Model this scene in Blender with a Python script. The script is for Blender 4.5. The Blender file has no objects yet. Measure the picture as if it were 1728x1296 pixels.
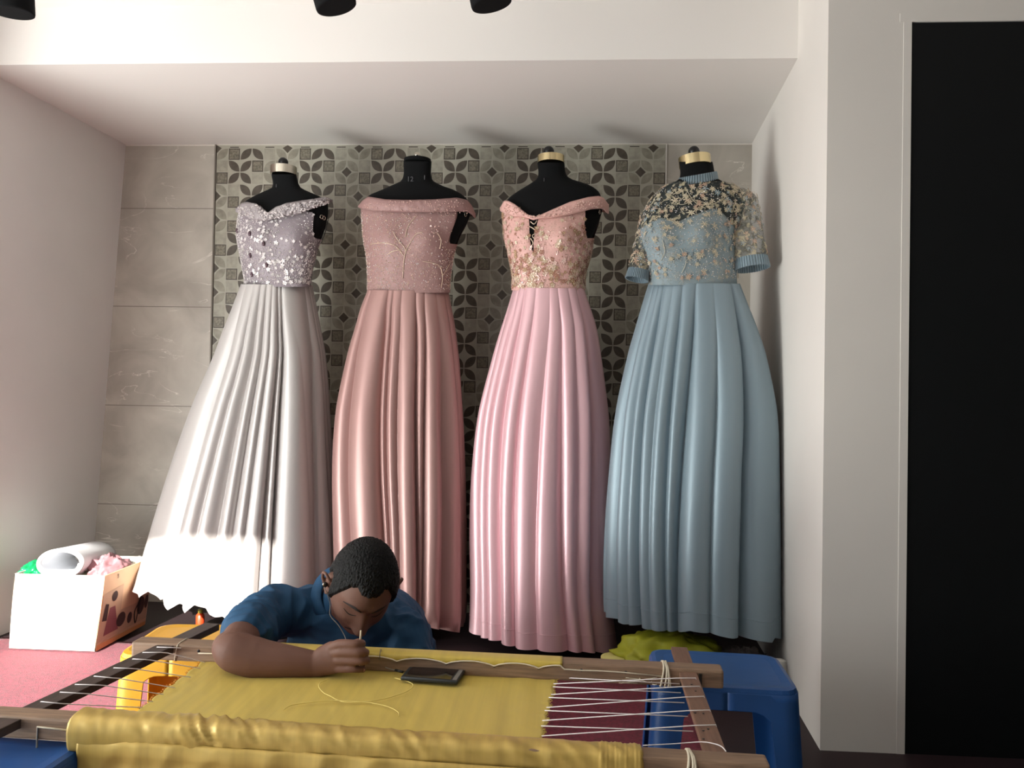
import bpy, bmesh, math, random
from math import sin, cos, pi, radians, exp, sqrt
from mathutils import Vector, Matrix, noise
import numpy as np
random.seed(7)
sc = bpy.context.scene
COL = sc.collection
V = Vector
# ------------------------------------------------------------------ camera
FPX = 1330.0; CH = 0.925
yaw, pit, rol = radians(3.5), radians(.86), radians(1.0)
F_ = V((-sin(yaw)*cos(pit), cos(yaw)*cos(pit), sin(pit)))
R0 = V((cos(yaw), sin(yaw), 0)); U0 = R0.cross(F_)
U_ = cos(rol)*U0 - sin(rol)*R0; R_ = cos(rol)*R0 + sin(rol)*U0
cam = bpy.data.objects.new('camera', bpy.data.cameras.new('camera')); COL.objects.link(cam)
cam.data.sensor_width = 36; cam.data.lens = FPX/1728*36; cam.data.clip_start = .02
cam.matrix_world = Matrix(((R_.x, U_.x, -F_.x, 0), (R_.y, U_.y, -F_.y, 0), (R_.z, U_.z, -F_.z, CH), (0, 0, 0, 1)))
sc.camera = cam
# ------------------------------------------------------------------ light
sc.view_settings.view_transform = 'Standard'; sc.view_settings.look = 'None'
sc.view_settings.gamma = 1; sc.view_settings.use_curve_mapping = False
sc.view_settings.exposure = 0.3
w = bpy.data.worlds.new('world'); sc.world = w; w.use_nodes = True
w.node_tree.nodes['Background'].inputs[0].default_value = (.80, .88, 1, 1)
w.node_tree.nodes['Background'].inputs[1].default_value = .7
SUN_EL, SUN_AZ = radians(23.8), radians(3)
sl = bpy.data.lights.new('sun', 'SUN'); sl.energy = 14; sl.angle = radians(.6); sl.color = (1, .95, .87)
so = bpy.data.objects.new('sun', sl); COL.objects.link(so)
so.rotation_euler = V((sin(SUN_AZ)*cos(SUN_EL), cos(SUN_AZ)*cos(SUN_EL), -sin(SUN_EL))).to_track_quat('-Z', 'Y').to_euler()
def area(name, loc, to, sx, sy, e, col):
    l = bpy.data.lights.new(name, 'AREA'); l.shape = 'RECTANGLE'; l.size = sx; l.size_y = sy; l.energy = e; l.color = col
    o = bpy.data.objects.new(name, l); COL.objects.link(o); o.location = loc
    o.rotation_euler = (V(to)-V(loc)).to_track_quat('-Z', 'Z').to_euler(); return o
area('daylight_left_window', (-2.5, .95, .72), (-.2, 1.75, 1.0), 2.0, 1.3, 44, (.985, 1, .955))
area('daylight_shopfront', (-1.2, -.95, 1.05), (-.1, 3, 1.0), 1.6, 1.6, 1, (1, .985, .96))
area('sunlit_ground_bounce', (-2.35, 1.2, .12), (-.6, 2.2, 1.7), 1.5, .7, 52, (.965, 1, .955))

# ------------------------------------------------------------------ helpers
def ray(x, y): return F_*FPX + R_*(x-864) - U_*(y-648)
CAM = V((0, 0, CH))
def onY(x, y, Y): d = ray(x, y); return CAM + d*(Y/d.y)
def onZ(x, y, Z): d = ray(x, y); return CAM + d*((Z-CH)/d.z)
def interp(tab, x):
    if x <= tab[0][0]: return tab[0][1]
    for a, b in zip(tab, tab[1:]):
        if x <= b[0]: return a[1] + (b[1]-a[1])*(x-a[0])/(b[0]-a[0])
    return tab[-1][1]
def sinterp(tab, x):
    "monotone-ish Catmull-Rom through a table"
    if x <= tab[0][0]: return tab[0][1]
    if x >= tab[-1][0]: return tab[-1][1]
    for i in range(len(tab)-1):
        if x <= tab[i+1][0]: break
    x0, y0 = tab[i]; x1, y1 = tab[i+1]
    m0 = (y1-tab[i-1][1])/(x1-tab[i-1][0]) if i > 0 else (y1-y0)/(x1-x0)
    m1 = (tab[i+2][1]-y0)/(tab[i+2][0]-x0) if i+2 < len(tab) else (y1-y0)/(x1-x0)
    h = x1-x0; t = (x-x0)/h
    return (2*t**3-3*t*t+1)*y0 + (t**3-2*t*t+t)*h*m0 + (-2*t**3+3*t*t)*y1 + (t**3-t*t)*h*m1
def new(name, verts, faces, m=None, parent=None, smooth=True, mats=None, mi=None):
    me = bpy.data.meshes.new(name); me.from_pydata([tuple(v) for v in verts], [], faces)
    if smooth: me.polygons.foreach_set('use_smooth', [True]*len(me.polygons))
    for q in (mats or ([m] if m else [])): me.materials.append(q)
    if mi: me.polygons.foreach_set('material_index', mi)
    me.update()
    o = bpy.data.objects.new(name, me); COL.objects.link(o)
    if parent: put(o, parent)
    return o
def put(o, p):
    o.parent = p; o.matrix_parent_inverse = Matrix.Translation(-V(p.location)) if p.type == 'EMPTY' else Matrix.Identity(4)
def tag(o, label=None, cat=None, group=None, kind=None):
    if label: o['label'] = label
    if cat: o['category'] = cat
    if group: o['group'] = group
    if kind: o['kind'] = kind
    return o
def thing(name, loc, label, cat, group=None):
    o = bpy.data.objects.new(name, None); COL.objects.link(o); o.location = loc; o.empty_display_size = .05
    return tag(o, label, cat, group)
def grid(nu, nv, fn, closed_u=False, off=0):
    vs = [fn(i, j) for j in range(nv) for i in range(nu)]
    fs = []
    for j in range(nv-1):
        for i in range(nu if closed_u else nu-1):
            a = j*nu+i; b = j*nu+(i+1) % nu
            fs.append((off+a, off+b, off+b+nu, off+a+nu))
    return vs, fs
class MB:
    def __init__(s): s.v = []; s.f = []; s.mi = []
    def add(s, vs, fs, mi=0):
        o = len(s.v); s.v += [V(v) for v in vs]; s.f += [tuple(i+o for i in f) for f in fs]; s.mi += [mi]*len(fs); return s
    def build(s, name, m=None, parent=None, smooth=True, mats=None): return new(name, s.v, s.f, m, parent, smooth, mats, s.mi)
    def box(s, c, sz, rot=None, mi=0, bev=0):
        bm = bmesh.new(); bmesh.ops.create_cube(bm, size=1)
        for v in bm.verts: v.co = V((v.co.x*sz[0], v.co.y*sz[1], v.co.z*sz[2]))
        if bev: bmesh.ops.bevel(bm, geom=bm.edges[:], offset=bev, segments=2, affect='EDGES', profile=.6)
        M = Matrix.Translation(c) @ (rot.to_4x4() if rot else Matrix.Identity(4))
        bm.transform(M); bm.verts.index_update()
        s.add([v.co.copy() for v in bm.verts], [[v.index for v in f.verts] for f in bm.faces], mi); bm.free(); return s
    def beam(s, a, b, w, h, mi=0, bev=.003, up=V((0, 0, 1))):
        a, b = V(a), V(b); x = (b-a).normalized(); y = up.cross(x).normalized(); z = x.cross(y)
        rot = Matrix((x, y, z)).transposed()
        return s.box((a+b)/2, ((b-a).length, w, h), rot, mi, bev)
    def tube(s, pts, r, n=8, mi=0, caps=True):
        pts = [V(p) for p in pts]; rs = r if isinstance(r, (list, tuple)) else [r]*len(pts)
        vs = []; up = None
        for i, p in enumerate(pts):
            t = (pts[min(i+1, len(pts)-1)]-pts[max(i-1, 0)]).normalized()
            if up is None: up = t.orthogonal().normalized()
            up = (up - t*up.dot(t)).normalized(); sd = t.cross(up)
            for k in range(n):
                a = 2*pi*k/n; vs.append(p+(up*cos(a)+sd*sin(a))*rs[i])
        fs = [(j*n+k, j*n+(k+1) % n, (j+1)*n+(k+1) % n, (j+1)*n+k) for j in range(len(pts)-1) for k in range(n)]
        if caps: fs += [tuple(range(n-1, -1, -1)), tuple(range((len(pts)-1)*n, len(pts)*n))]
        return s.add(vs, fs, mi)
    def ball(s, c, r, seg=12, mi=0, rot=None):
        r = (r, r, r) if not isinstance(r, (tuple, list)) else r
        vs = []; fs = []; m = seg//2
        for j in range(m+1):
            for i in range(seg):
                a = 2*pi*i/seg; b = pi*j/m-pi/2
                p = V((cos(a)*cos(b)*r[0], sin(a)*cos(b)*r[1], sin(b)*r[2]))
                vs.append(V(c)+(rot @ p if rot else p))
        for j in range(m):
            for i in range(seg):
                fs.append((j*seg+i, j*seg+(i+1) % seg, (j+1)*seg+(i+1) % seg, (j+1)*seg+i))
        return s.add(vs, fs, mi)
    def lathe(s, c, prof, n=32, mi=0, rot=None):
        vs = []
        for r, z in prof:
            for i in range(n):
                p = V((cos(2*pi*i/n)*r, sin(2*pi*i/n)*r, z)); vs.append(V(c)+(rot @ p if rot else p))
        fs = [(j*n+i, j*n+(i+1) % n, (j+1)*n+(i+1) % n, (j+1)*n+i) for j in range(len(prof)-1) for i in range(n)]
        fs += [tuple(range(n-1, -1, -1)), tuple(range((len(prof)-1)*n, len(prof)*n))]
        return s.add(vs, fs, mi)
def spline(pts, n):
    pts = [V(p) for p in pts]; out = []
    m = len(pts)
    for k in range(n):
        t = k/(n-1)*(m-1); i = min(int(t), m-2); t -= i
        p0 = pts[max(i-1, 0)]; p1 = pts[i]; p2 = pts[i+1]; p3 = pts[min(i+2, m-1)]
        out.append(.5*((2*p1)+(p2-p0)*t+(2*p0-5*p1+4*p2-p3)*t*t+(3*p1-p0-3*p2+p3)*t**3))
    return out
def shade_auto(o, ang=35):
    pass
# materials -----------------------------------------------------------
def srgb(r, g, b):
    f = lambda c: (c/255/12.92 if c <= 10 else ((c/255+.055)/1.055)**2.4)
    return (f(r), f(g), f(b), 1)
def mat(name, col, rough=.6, metal=0, spec=.5, bump=None, var=None, sheen=0, trans=None):
    m = bpy.data.materials.new(name); m.use_nodes = True; nt = m.node_tree; b = nt.nodes['Principled BSDF']
    b.inputs['Base Color'].default_value = col; b.inputs['Roughness'].default_value = rough
    b.inputs['Metallic'].default_value = metal; b.inputs['Specular IOR Level'].default_value = spec
    if sheen: b.inputs['Sheen Weight'].default_value = sheen
    tc = nt.nodes.new('ShaderNodeTexCoord')
    if var:   # (scale, amount, stretch)
        mp = nt.nodes.new('ShaderNodeMapping'); mp.inputs['Scale'].default_value = var[2]
        n = nt.nodes.new('ShaderNodeTexNoise'); n.inputs['Scale'].default_value = var[0]; n.inputs['Detail'].default_value = 6
        r = nt.nodes.new('ShaderNodeMapRange'); r.inputs['From Min'].default_value = .3; r.inputs['From Max'].default_value = .7
        r.inputs['To Min'].default_value = 1-var[1]; r.inputs['To Max'].default_value = 1+var[1]
        mx = nt.nodes.new('ShaderNodeMix'); mx.data_type = 'RGBA'; mx.blend_type = 'MULTIPLY'; mx.inputs[0].default_value = 1
        mx.inputs[6].default_value = col
        L = nt.links.new
        L(tc.outputs['Object'], mp.inputs[0]); L(mp.outputs[0], n.inputs['Vector']); L(n.outputs[0], r.inputs[0]); L(r.outputs[0], mx.inputs[7]); L(mx.outputs[2], b.inputs['Base Color'])
    if bump:  # (scale, strength, dist)
        n = nt.nodes.new('ShaderNodeTexNoise'); n.inputs['Scale'].default_value = bump[0]; n.inputs['Detail'].default_value = 4
        bp = nt.nodes.new('ShaderNodeBump'); bp.inputs['Strength'].default_value = bump[1]; bp.inputs['Distance'].default_value = bump[2]
        nt.links.new(tc.outputs['Object'], n.inputs['Vector']); nt.links.new(n.outputs[0], bp.inputs['Height']); nt.links.new(bp.outputs[0], b.inputs['Normal'])
    return m
ONE = (1, 1, 1)
def node_math(nt, op, a, b=None, clamp=False):
    n = nt.nodes.new('ShaderNodeMath'); n.operation = op; n.use_clamp = clamp
    for i, x in enumerate((a, b)):
        if x is None: continue
        if isinstance(x, (int, float)): n.inputs[i].default_value = x
        else: nt.links.new(x, n.inputs[i])
    return n.outputs[0]
M_wall = mat('painted_plaster', srgb(224, 219, 213), .7, bump=(9, .06, .02), var=(2.2, .03, ONE))
M_wallL = mat('painted_plaster_lit_left', srgb(238, 234, 232), .7, bump=(9, .06, .02), var=(2.0, .03, ONE))  # same plaster in a paler colour, standing in for light on the left wall
M_ceil = mat('ceiling_paint', srgb(228, 224, 220), .7, bump=(6, .06, .02))
def stone_mat():
    m = mat('grey_marble_tile', srgb(178, 171, 160), .35); nt = m.node_tree; b = nt.nodes['Principled BSDF']; L = nt.links.new
    tc = nt.nodes['Texture Coordinate']
    n1 = nt.nodes.new('ShaderNodeTexNoise'); n1.inputs['Scale'].default_value = 5; n1.inputs['Detail'].default_value = 8; n1.inputs['Distortion'].default_value = .6
    L(tc.outputs['Object'], n1.inputs['Vector'])
    cr = nt.nodes.new('ShaderNodeValToRGB'); e = cr.color_ramp.elements
    e[0].position = .33; e[0].color = srgb(166, 159, 149); e[1].position = .7; e[1].color = srgb(196, 190, 179)
    L(n1.outputs[0], cr.inputs[0])
    mp = nt.nodes.new('ShaderNodeMapping'); mp.inputs['Rotation'].default_value = (0, radians(-20), 0); mp.inputs['Scale'].default_value = (1.2, 1, 3.2)
    L(tc.outputs['Object'], mp.inputs[0])
    n2 = nt.nodes.new('ShaderNodeTexNoise'); n2.inputs['Scale'].default_value = 2.1; n2.inputs['Detail'].default_value = 5; n2.inputs['Distortion'].default_value = .9
    L(mp.outputs[0], n2.inputs['Vector'])
    d = node_math(nt, 'ABSOLUTE', node_math(nt, 'SUBTRACT', n2.outputs[0], .5))
    vein = node_math(nt, 'SUBTRACT', 1, node_math(nt, 'DIVIDE', d, .0065), True)
    n3 = nt.nodes.new('ShaderNodeTexNoise'); n3.inputs['Scale'].default_value = 7; L(tc.outputs['Object'], n3.inputs['Vector'])
    vm = node_math(nt, 'MULTIPLY', vein, node_math(nt, 'MULTIPLY', node_math(nt, 'SUBTRACT', n3.outputs[0], .47, True), 6, True))
    mx = nt.nodes.new('ShaderNodeMix'); mx.data_type = 'RGBA'; L(vm, mx.inputs[0]); L(cr.outputs[0], mx.inputs[6]); mx.inputs[7].default_value = srgb(222, 217, 208)
    L(mx.outputs[2], b.inputs['Base Color']); return m
M_stone = stone_mat()
M_grout = mat('tile_joint', srgb(128, 121, 112), .8)
M_groutw = mat('white_grout', srgb(214, 208, 200), .8)
M_black = mat('black_door_paint', srgb(9, 12, 14), .6, spec=.25, bump=(3, .04, .02))
M_room = mat('grey_room_wall', srgb(120, 116, 112), .8)
M_metal = mat('chrome', srgb(210, 205, 190), .18, 1)
M_gold = mat('pale_gold_metal', srgb(222, 205, 160), .22, 1)
M_mann = mat('black_jersey', srgb(9, 10, 12), .9, spec=.2, bump=(900, .1, .001))
M_knob = mat('black_plastic', srgb(16, 15, 16), .35)
M_wood = mat('worn_wood', srgb(136, 110, 88), .6, var=(14, .28, (1, 14, 14)), bump=(60, .2, .003))
M_woodlt = mat('pale_worn_wood', srgb(172, 156, 134), .6, var=(14, .22, (1, 14, 14)), bump=(60, .2, .003))
M_wooddk = mat('dark_brown_wood', srgb(66, 52, 46), .5, var=(14, .3, (14, 1, 14)), bump=(60, .2, .003))
M_woodrd = mat('reddish_brown_wood', srgb(122, 90, 72), .6, var=(14, .16, (14, 1, 14)), bump=(60, .15, .003))
M_yel = mat('yellow_silk', srgb(200, 174, 76), .5, sheen=.1, var=(3, .10, (16, .6, 1)), bump=(500, .08, .001))
M_yelshine = mat('shot_gold_silk', srgb(192, 162, 86), .40, .25, var=(5, .12, (14, 2, 1)))
M_thread = mat('white_thread', srgb(246, 240, 238), .8)
M_cord = mat('cotton_cord', srgb(214, 203, 180), .9, bump=(700, .3, .002))
M_blue = mat('blue_plastic', srgb(24, 76, 138), .42, var=(9, .10, ONE), bump=(40, .1, .003))
M_yelpl = mat('yellow_plastic', srgb(238, 176, 40), .4)
M_pale = mat('pale_bounce_floor', srgb(205, 198, 190), .5)  # unseen front floor, made pale to bounce sunlight up into the niche
M_red = mat('crimson_carpet', srgb(116, 18, 46), .95, sheen=.12, var=(110, .35, ONE), bump=(350, .6, .006))
M_floor = mat('dark_floor', srgb(44, 28, 32), .6, var=(5, .15, ONE))
M_skin = mat('brown_skin', srgb(106, 74, 62), .62, spec=.3, var=(9, .08, ONE), bump=(160, .12, .002))
M_skin.node_tree.nodes['Principled BSDF'].inputs['Subsurface Weight'].default_value = .05
M_skin.node_tree.nodes['Principled BSDF'].inputs['Subsurface Radius'].default_value = (.012, .005, .003)
M_nail = mat('finger_nail', srgb(176, 128, 108), .35)
M_hair = mat('black_hair', srgb(10, 9, 9), .65, spec=.25, bump=(260, .9, .006))
M_brow = mat('dark_brow_hair', srgb(34, 23, 20), .8)
M_lip = mat('lips', srgb(112, 66, 56), .5)
M_shirt = mat('blue_cotton', srgb(14, 64, 98), .8, var=(26, .10, ONE), bump=(600, .15, .002))
M_trou = mat('dark_trousers', srgb(26, 28, 34), .9)
M_box = mat('white_card', srgb(232, 224, 212), .7)
M_screen = mat('phone_glass', srgb(30, 24, 26), .12)
M_phone = mat('phone_case', srgb(34, 38, 40), .4)
M_white = mat('white_plastic', srgb(226, 226, 226), .4)
def tri(s, d=0): return s
# ================================================================== THE SETTING
YB = 3.35; ZC = 2.003; ZU = 2.195
def structure(o): o['kind'] = 'structure'; return o
def prism(mb, foot, z0, z1, mi=0):
    n = len(foot); vs = [(x, y, z0) for x, y in foot]+[(x, y, z1) for x, y in foot]
    mb.add(vs, [tuple(range(n-1, -1, -1)), tuple(range(n, 2*n))]+[(i, (i+1) % n, n+(i+1) % n, n+i) for i in range(n)], mi); return mb
structure(MB().box((.2, 2.4, -.05), (5.8, 2.4, .1)).box((.2, .05, -.05), (5.8, 2.3, .1), mi=1).build('floor', None, smooth=False, mats=[M_floor, M_pale]))
mb = MB(); mb.box((.2, .72, ZU+.05), (5.8, 3.6, .1)); structure(mb.build('ceiling', M_ceil, smooth=False))
mb = MB(); prism(mb, [(-2.3, 2.513), (1.2, 2.513), (1.2, 3.5), (-2.3, 3.5)], ZC, ZU+.1); structure(mb.build('trim_1', M_ceil, smooth=False))
# left wall of the niche, leaning a little, with its front end at the shop window
tB = onZ(216, 244, ZC); tF = onZ(0, 128, ZC); dd = (tF-tB)/(tF.y-tB.y)
tF = tB+dd*(2.12-tB.y); bB = V((-2.035, YB, 0)); bF = V((-2.035-.05*0+dd.x*(2.12-YB), 2.12, 0))
off = V((-.5, 0, 0)); tB = V((tB.x, YB+.1, ZC+.1)); bB.y = YB+.1; tF.z = ZU+.05
vs = [bB, bF, tF, tB, bB+off, bF+off, tF+off, tB+off]
structure(new('wall_left', vs, [(0, 1, 2, 3), (5, 4, 7, 6), (1, 5, 6, 2), (4, 0, 3, 7), (3, 2, 6, 7), (4, 5, 1, 0)], M_wallL, smooth=False))
# back wall with grey marble tiles, and the patterned tile panel
mb = MB(); mb.box((-.6, YB+.075, 1.05), (3.6, .15, 2.1), mi=0)
for z in (1.721, 1.289, .854, .42):
    mb.box((-.6, YB, z), (2.85, .0012, .0032), mi=1)
mb.box((-1.521, YB-.003, 1.0), (.006, .012, 2.0), mi=1)
mb.box((.431, YB-.003, 1.0), (.005, .010, 2.0), mi=2)
mb.box((-.6, YB, ZC-.003), (2.9, .003, .005), mi=2)
WB = structure(mb.build('wall_back', None, smooth=False, mats=[M_stone, M_grout, M_groutw]))
T_base = mat('mosaic_ground', srgb(168, 164, 150), .4, var=(30, .08, ONE))
T_light = mat('mosaic_pale_petal', srgb(140, 136, 122), .4, var=(38, .20, ONE))
T_dark = mat('mosaic_dark_petal', srgb(78, 70, 60), .4, var=(38, .25, ONE))
T_plain = mat('mosaic_plain_square', srgb(156, 152, 138), .4, var=(45, .16, ONE))
T_frame = mat('mosaic_square_frame', srgb(66, 58, 50), .4)
T_fill = mat('mosaic_square_fill', srgb(118, 112, 98), .4, var=(140, .45, ONE))
PAT = ['A F b c P d', 'P c b F a d', 'F b c P d a', 'd P c b F a', 'a F b c P d', 'd P c b F a']
# lower case: petals.  a '/' pale, d '\' pale, b '/' dark, c '\' dark ; rows below follow the photographed panel
PAT = [['a','F','b','c','P','d'],
       ['P','c','b','F','a','d'],
       ['F','b','c','P','d','a'],
       ['d','P','c','b','F','a'],
       ['a','F','b','c','P','d'],
       ['d','P','c','b','F','a']]
cs = .0526; X0 = -1.5165; Z0 = ZC-.017
mb = MB(); NR = 38; NCc = 37
mb.box((X0+NCc*cs/2, YB-.0005, ZC-1.0-.004), (NCc*cs, .003, 2.0), mi=0)
yf = YB-.0024
def flat(poly, mi, y=None):
    y = y or yf
    mb.add([(x, y, z) for x, z in poly], [tuple(range(len(poly)))], mi)
def petal(cx, cz, sgn, mi):
    h = cs*.47; k = []
    for s in (1, -1):
        for i in range(8):
            t = i/8; a = -h+2*h*t
            if s < 0: a = -a
            wdt = cs*.235*(1-(a/h)**2)*s
            k.append((a, wdt))
    poly = [(cx+(a-w_)*.98*(1), cz+(a+w_)*sgn*.98) for a, w_ in k]
    flat(poly, mi)
for r in range(-1, NR):
    for c in range(NCc):
        x = X0+(c+.5)*cs; z = Z0-(r+.5)*cs; ch = PAT[r % 6][c % 6]
        if r == -1:
            if ch in 'PF': flat([(x-.02, Z0+.002), (x+.02, Z0+.002), (x+.02, Z0+.006), (x-.02, Z0+.006)], 4)
            continue
        if ch in 'ab': petal(x, z, 1, 1 if ch == 'a' else 2)
        elif ch in 'cd': petal(x, z, -1, 1 if ch == 'd' else 2)
        elif ch == 'P': h = cs*.47; flat([(x-h, z-h), (x+h, z-h), (x+h, z+h), (x-h, z+h)], 3)
        else:
            h = cs*.47; flat([(x-h, z-h), (x+h, z-h), (x+h, z+h), (x-h, z+h)], 4)
            h = cs*.40; flat([(x-h, z-h), (x+h, z-h), (x+h, z+h), (x-h, z+h)], 5, yf-.0003)
# little diamonds at the centres of the pale rings
for r in range(-1, NR):
    for c in range(-1, NCc):
        q = [PAT[(r+i) % 6][(c+j) % 6] for i, j in ((0, 0), (0, 1), (1, 0), (1, 1))]
        if q == ['a', 'd', 'd', 'a']:
            x = X0+(c+1)*cs; z = Z0-(r+1)*cs; h = cs*.42
            pts = [(x-h, z), (x, z-h), (x+h, z), (x, z+h)]
            pts = [(max(px, X0), min(pz, ZC-.004)) for px, pz in pts]
            flat(pts, 2, yf-.0002)
panel = mb.build('patterned_tile_panel', None, WB, False, [T_base, T_light, T_dark, T_plain, T_frame, T_fill])
panel['label'] = 'patterned grey mosaic tile panel'
# right wall: niche side and the strip facing the room
def RX(y): return .788-(YB-y)*.0706
mb = MB(); prism(mb, [(RX(3.35), 3.5), (RX(3.35), YB), (RX(2.15), 2.15), (.921, 2.15), (.921, 2.35), (1.3, 2.35), (1.3, 3.5)], 0, ZU+.1); structure(mb.build('wall_right', M_wall, smooth=False))
mb = MB(); prism(mb, [(.921, 2.15), (3.0, 2.15), (3.0, 2.3), (.921, 2.3)], 1.942, ZU+.1)
prism(mb, [(1.82, 2.15), (3.0, 2.15), (3.0, 2.3), (1.82, 2.3)], 0, 1.942); structure(mb.build('wall_beside_door', M_wall, smooth=False))
mb = MB(); mb.box((1.37, 2.172, .97), (.895, .04, 1.941), bev=.001); dr = structure(mb.build('door_1', M_black, smooth=False))
mb = MB(); mb.box((1.36, 2.1494, 1.953), (.94, .0016, .022)); mb.box((.9105, 2.1494, .97), (.021, .0016, 1.944))
fr = mb.build('door_frame', M_wall, dr, False)
for z in (1.72, .86):
    mb = MB(); mb.tube([(.927, 2.158, z-.05), (.927, 2.158, z+.05)], .005); mb.build('hinge', M_knob, dr)
# the rest of the room, behind and beside the camera
mb = MB(); mb.box((3.05, 1.0, 1.1), (.1, 4.6, 2.3)); structure(mb.build('wall_far_right', M_room, smooth=False))
mb = MB()
mb.box((-2.70, .6, 2.10), (.1, 3.4, .25)); mb.box((-2.70, -.85, 1.0), (.1, .4, 2.0)); mb.box((-2.70, .6, .03), (.1, 3.4, .06))
structure(mb.build('wall_window_side', M_wall, smooth=False))
mb = MB()
for yy in (-.62, .7, 2.02): mb.box((-2.70, yy, 1.02), (.05, .05, 1.93))
structure(mb.build('window_1', M_black, smooth=False))
mb = MB()
mb.box((.94, -1.05, 1.1), (4.32, .1, 2.3)); mb.box((-2.67, -1.05, 1.1), (.15, .1, 2.3)); mb.box((-1.88, -1.05, 2.16), (1.44, .1, .12))  # unseen wall added behind the camera, opening cut to shape the sun patch
structure(mb.build('wall_front_sun_opening', M_room, smooth=False))
mb = MB(); prism(mb, [(-2.75, 2.12), (-2.4, 2.12), (-2.4, 2.2), (-2.75, 2.2)], 0, ZU+.1); structure(mb.build('wall_window_end', M_wall, smooth=False))

# track spotlights at the top edge
def spotlight(px, py, Y, tilt, label):
    b = onY(px, py, Y); rot = Matrix.Rotation(tilt, 3, 'Y') @ Matrix.Rotation(radians(6), 3, 'X')
    t = thing('spotlight', b, label, 'spotlight', 'black ceiling spotlights')
    h = .17
    mb = MB(); mb.lathe(b, [(.046, 0), (.052, 0), (.053, .004), (.053, h-.02), (.049, h), (.0, h)], 40, rot=rot); mb.build('lamp_head', M_mann, t)
    mb = MB(); mb.lathe(b, [(.0, .035), (.045, .03), (.046, .001), (.044, .03), (.0, .038)], 32, rot=rot); mb.build('reflector', M_knob, t)
    top = b+rot @ V((0, 0, h-.01))
    mb = MB(); mb.tube([top, (top.x, top.y, ZU-.02)], .01); mb.lathe((top.x, top.y, ZU-.025), [(.04, 0), (.04, .025)], 24); mb.build('stem', M_knob, t)
    # the bottom of the head sits on the stated pixel
spotlight(21, 22, 2.0, 0, 'black cylinder spotlight at the top left corner of the room')
spotlight(568, 12, 2.0, radians(-16), 'black tilted cylinder spotlight above the silver grey gown')
spotlight(830, 8, 2.0, radians(-13), 'black tilted cylinder spotlight between the two pink gowns')
# ================================================================== MANNEQUINS AND GOWNS
YM = 2.98
def satin(name, col, rough=.36, metal=.25):
    m = mat(name, col, rough, metal, .5, bump=(900, .04, .0006)); return m
def embroid(name, base, speck, spark=.5):
    m = mat(name, base, .55, .05); nt = m.node_tree; b = nt.nodes['Principled BSDF']; L = nt.links.new; tc = nt.nodes['Texture Coordinate']
    n = nt.nodes.new('ShaderNodeTexNoise'); n.inputs['Scale'].default_value = 26; n.inputs['Detail'].default_value = 7; n.inputs['Roughness'].default_value = .75
    v = nt.nodes.new('ShaderNodeTexVoronoi'); v.inputs['Scale'].default_value = 190
    L(tc.outputs['Object'], n.inputs['Vector']); L(tc.outputs['Object'], v.inputs['Vector'])
    a = node_math(nt, 'MULTIPLY', node_math(nt, 'SUBTRACT', n.outputs[0], .50, True), 5, True)
    d = node_math(nt, 'LESS_THAN', v.outputs['Distance'], .36)
    k = node_math(nt, 'MULTIPLY', a, node_math(nt, 'ADD', node_math(nt, 'MULTIPLY', d, .6), .4))
    mx = nt.nodes.new('ShaderNodeMix'); mx.data_type = 'RGBA'; L(k, mx.inputs[0]); mx.inputs[6].default_value = base; mx.inputs[7].default_value = speck
    L(mx.outputs[2], b.inputs['Base Color'])
    bp = nt.nodes.new('ShaderNodeBump'); bp.inputs['Strength'].default_value = .8; bp.inputs['Distance'].default_value = .003
    L(k, bp.inputs['Height']); L(bp.outputs[0], b.inputs['Normal'])
    return m
M_bead = mat('silver_beads', srgb(236, 230, 230), .3, .25)
M_beadg = mat('champagne_beads', srgb(220, 200, 176), .35, .2)
M_beadp = mat('rose_beads', srgb(238, 204, 194), .3, .2)
M_jewel = mat('dark_plum_jewel', srgb(84, 64, 72), .2, .3)

class Torso:
    "body cross sections read as (py, xl, xr, half depth)"
    def __init__(s, rows, yaw_s=0, Y=YM):
        s.rows = rows; s.Y = Y
        s.L = [(r[0], r[1]) for r in rows]; s.R = [(r[0], r[2]) for r in rows]; s.D = [(r[0], r[3]) for r in rows]
        s.bust = None
    def pt(s, u_th, py, off=0.0):
        xl, xr, d = sinterp(s.L, py), sinterp(s.R, py), sinterp(s.D, py)
        c = (xl+xr)/2; hw = (xr-xl)/2; e = 2.3
        ct, st = cos(u_th), sin(u_th)
        k = (abs(ct)**e+abs(st)**e)**(-1/e)
        u = ct*k; v = st*k
        if s.bust and v > 0:
            by, bx1, bx2, amp = s.bust
            for bx in (bx1, bx2): d += amp*exp(-((py-by)/26)**2-((c+hw*u-bx)/24)**2)*v
        offpx = off/ (s.Y/FPX)
        return onY(c+(hw+offpx)*u, py, s.Y-(d+off)*v)
    def px(s, th, py):
        xl, xr = sinterp(s.L, py), sinterp(s.R, py); e = 2.3; ct, st = cos(th), sin(th)
        return (xl+xr)/2+(xr-xl)/2*ct*(abs(ct)**e+abs(st)**e)**(-1/e)
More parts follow.
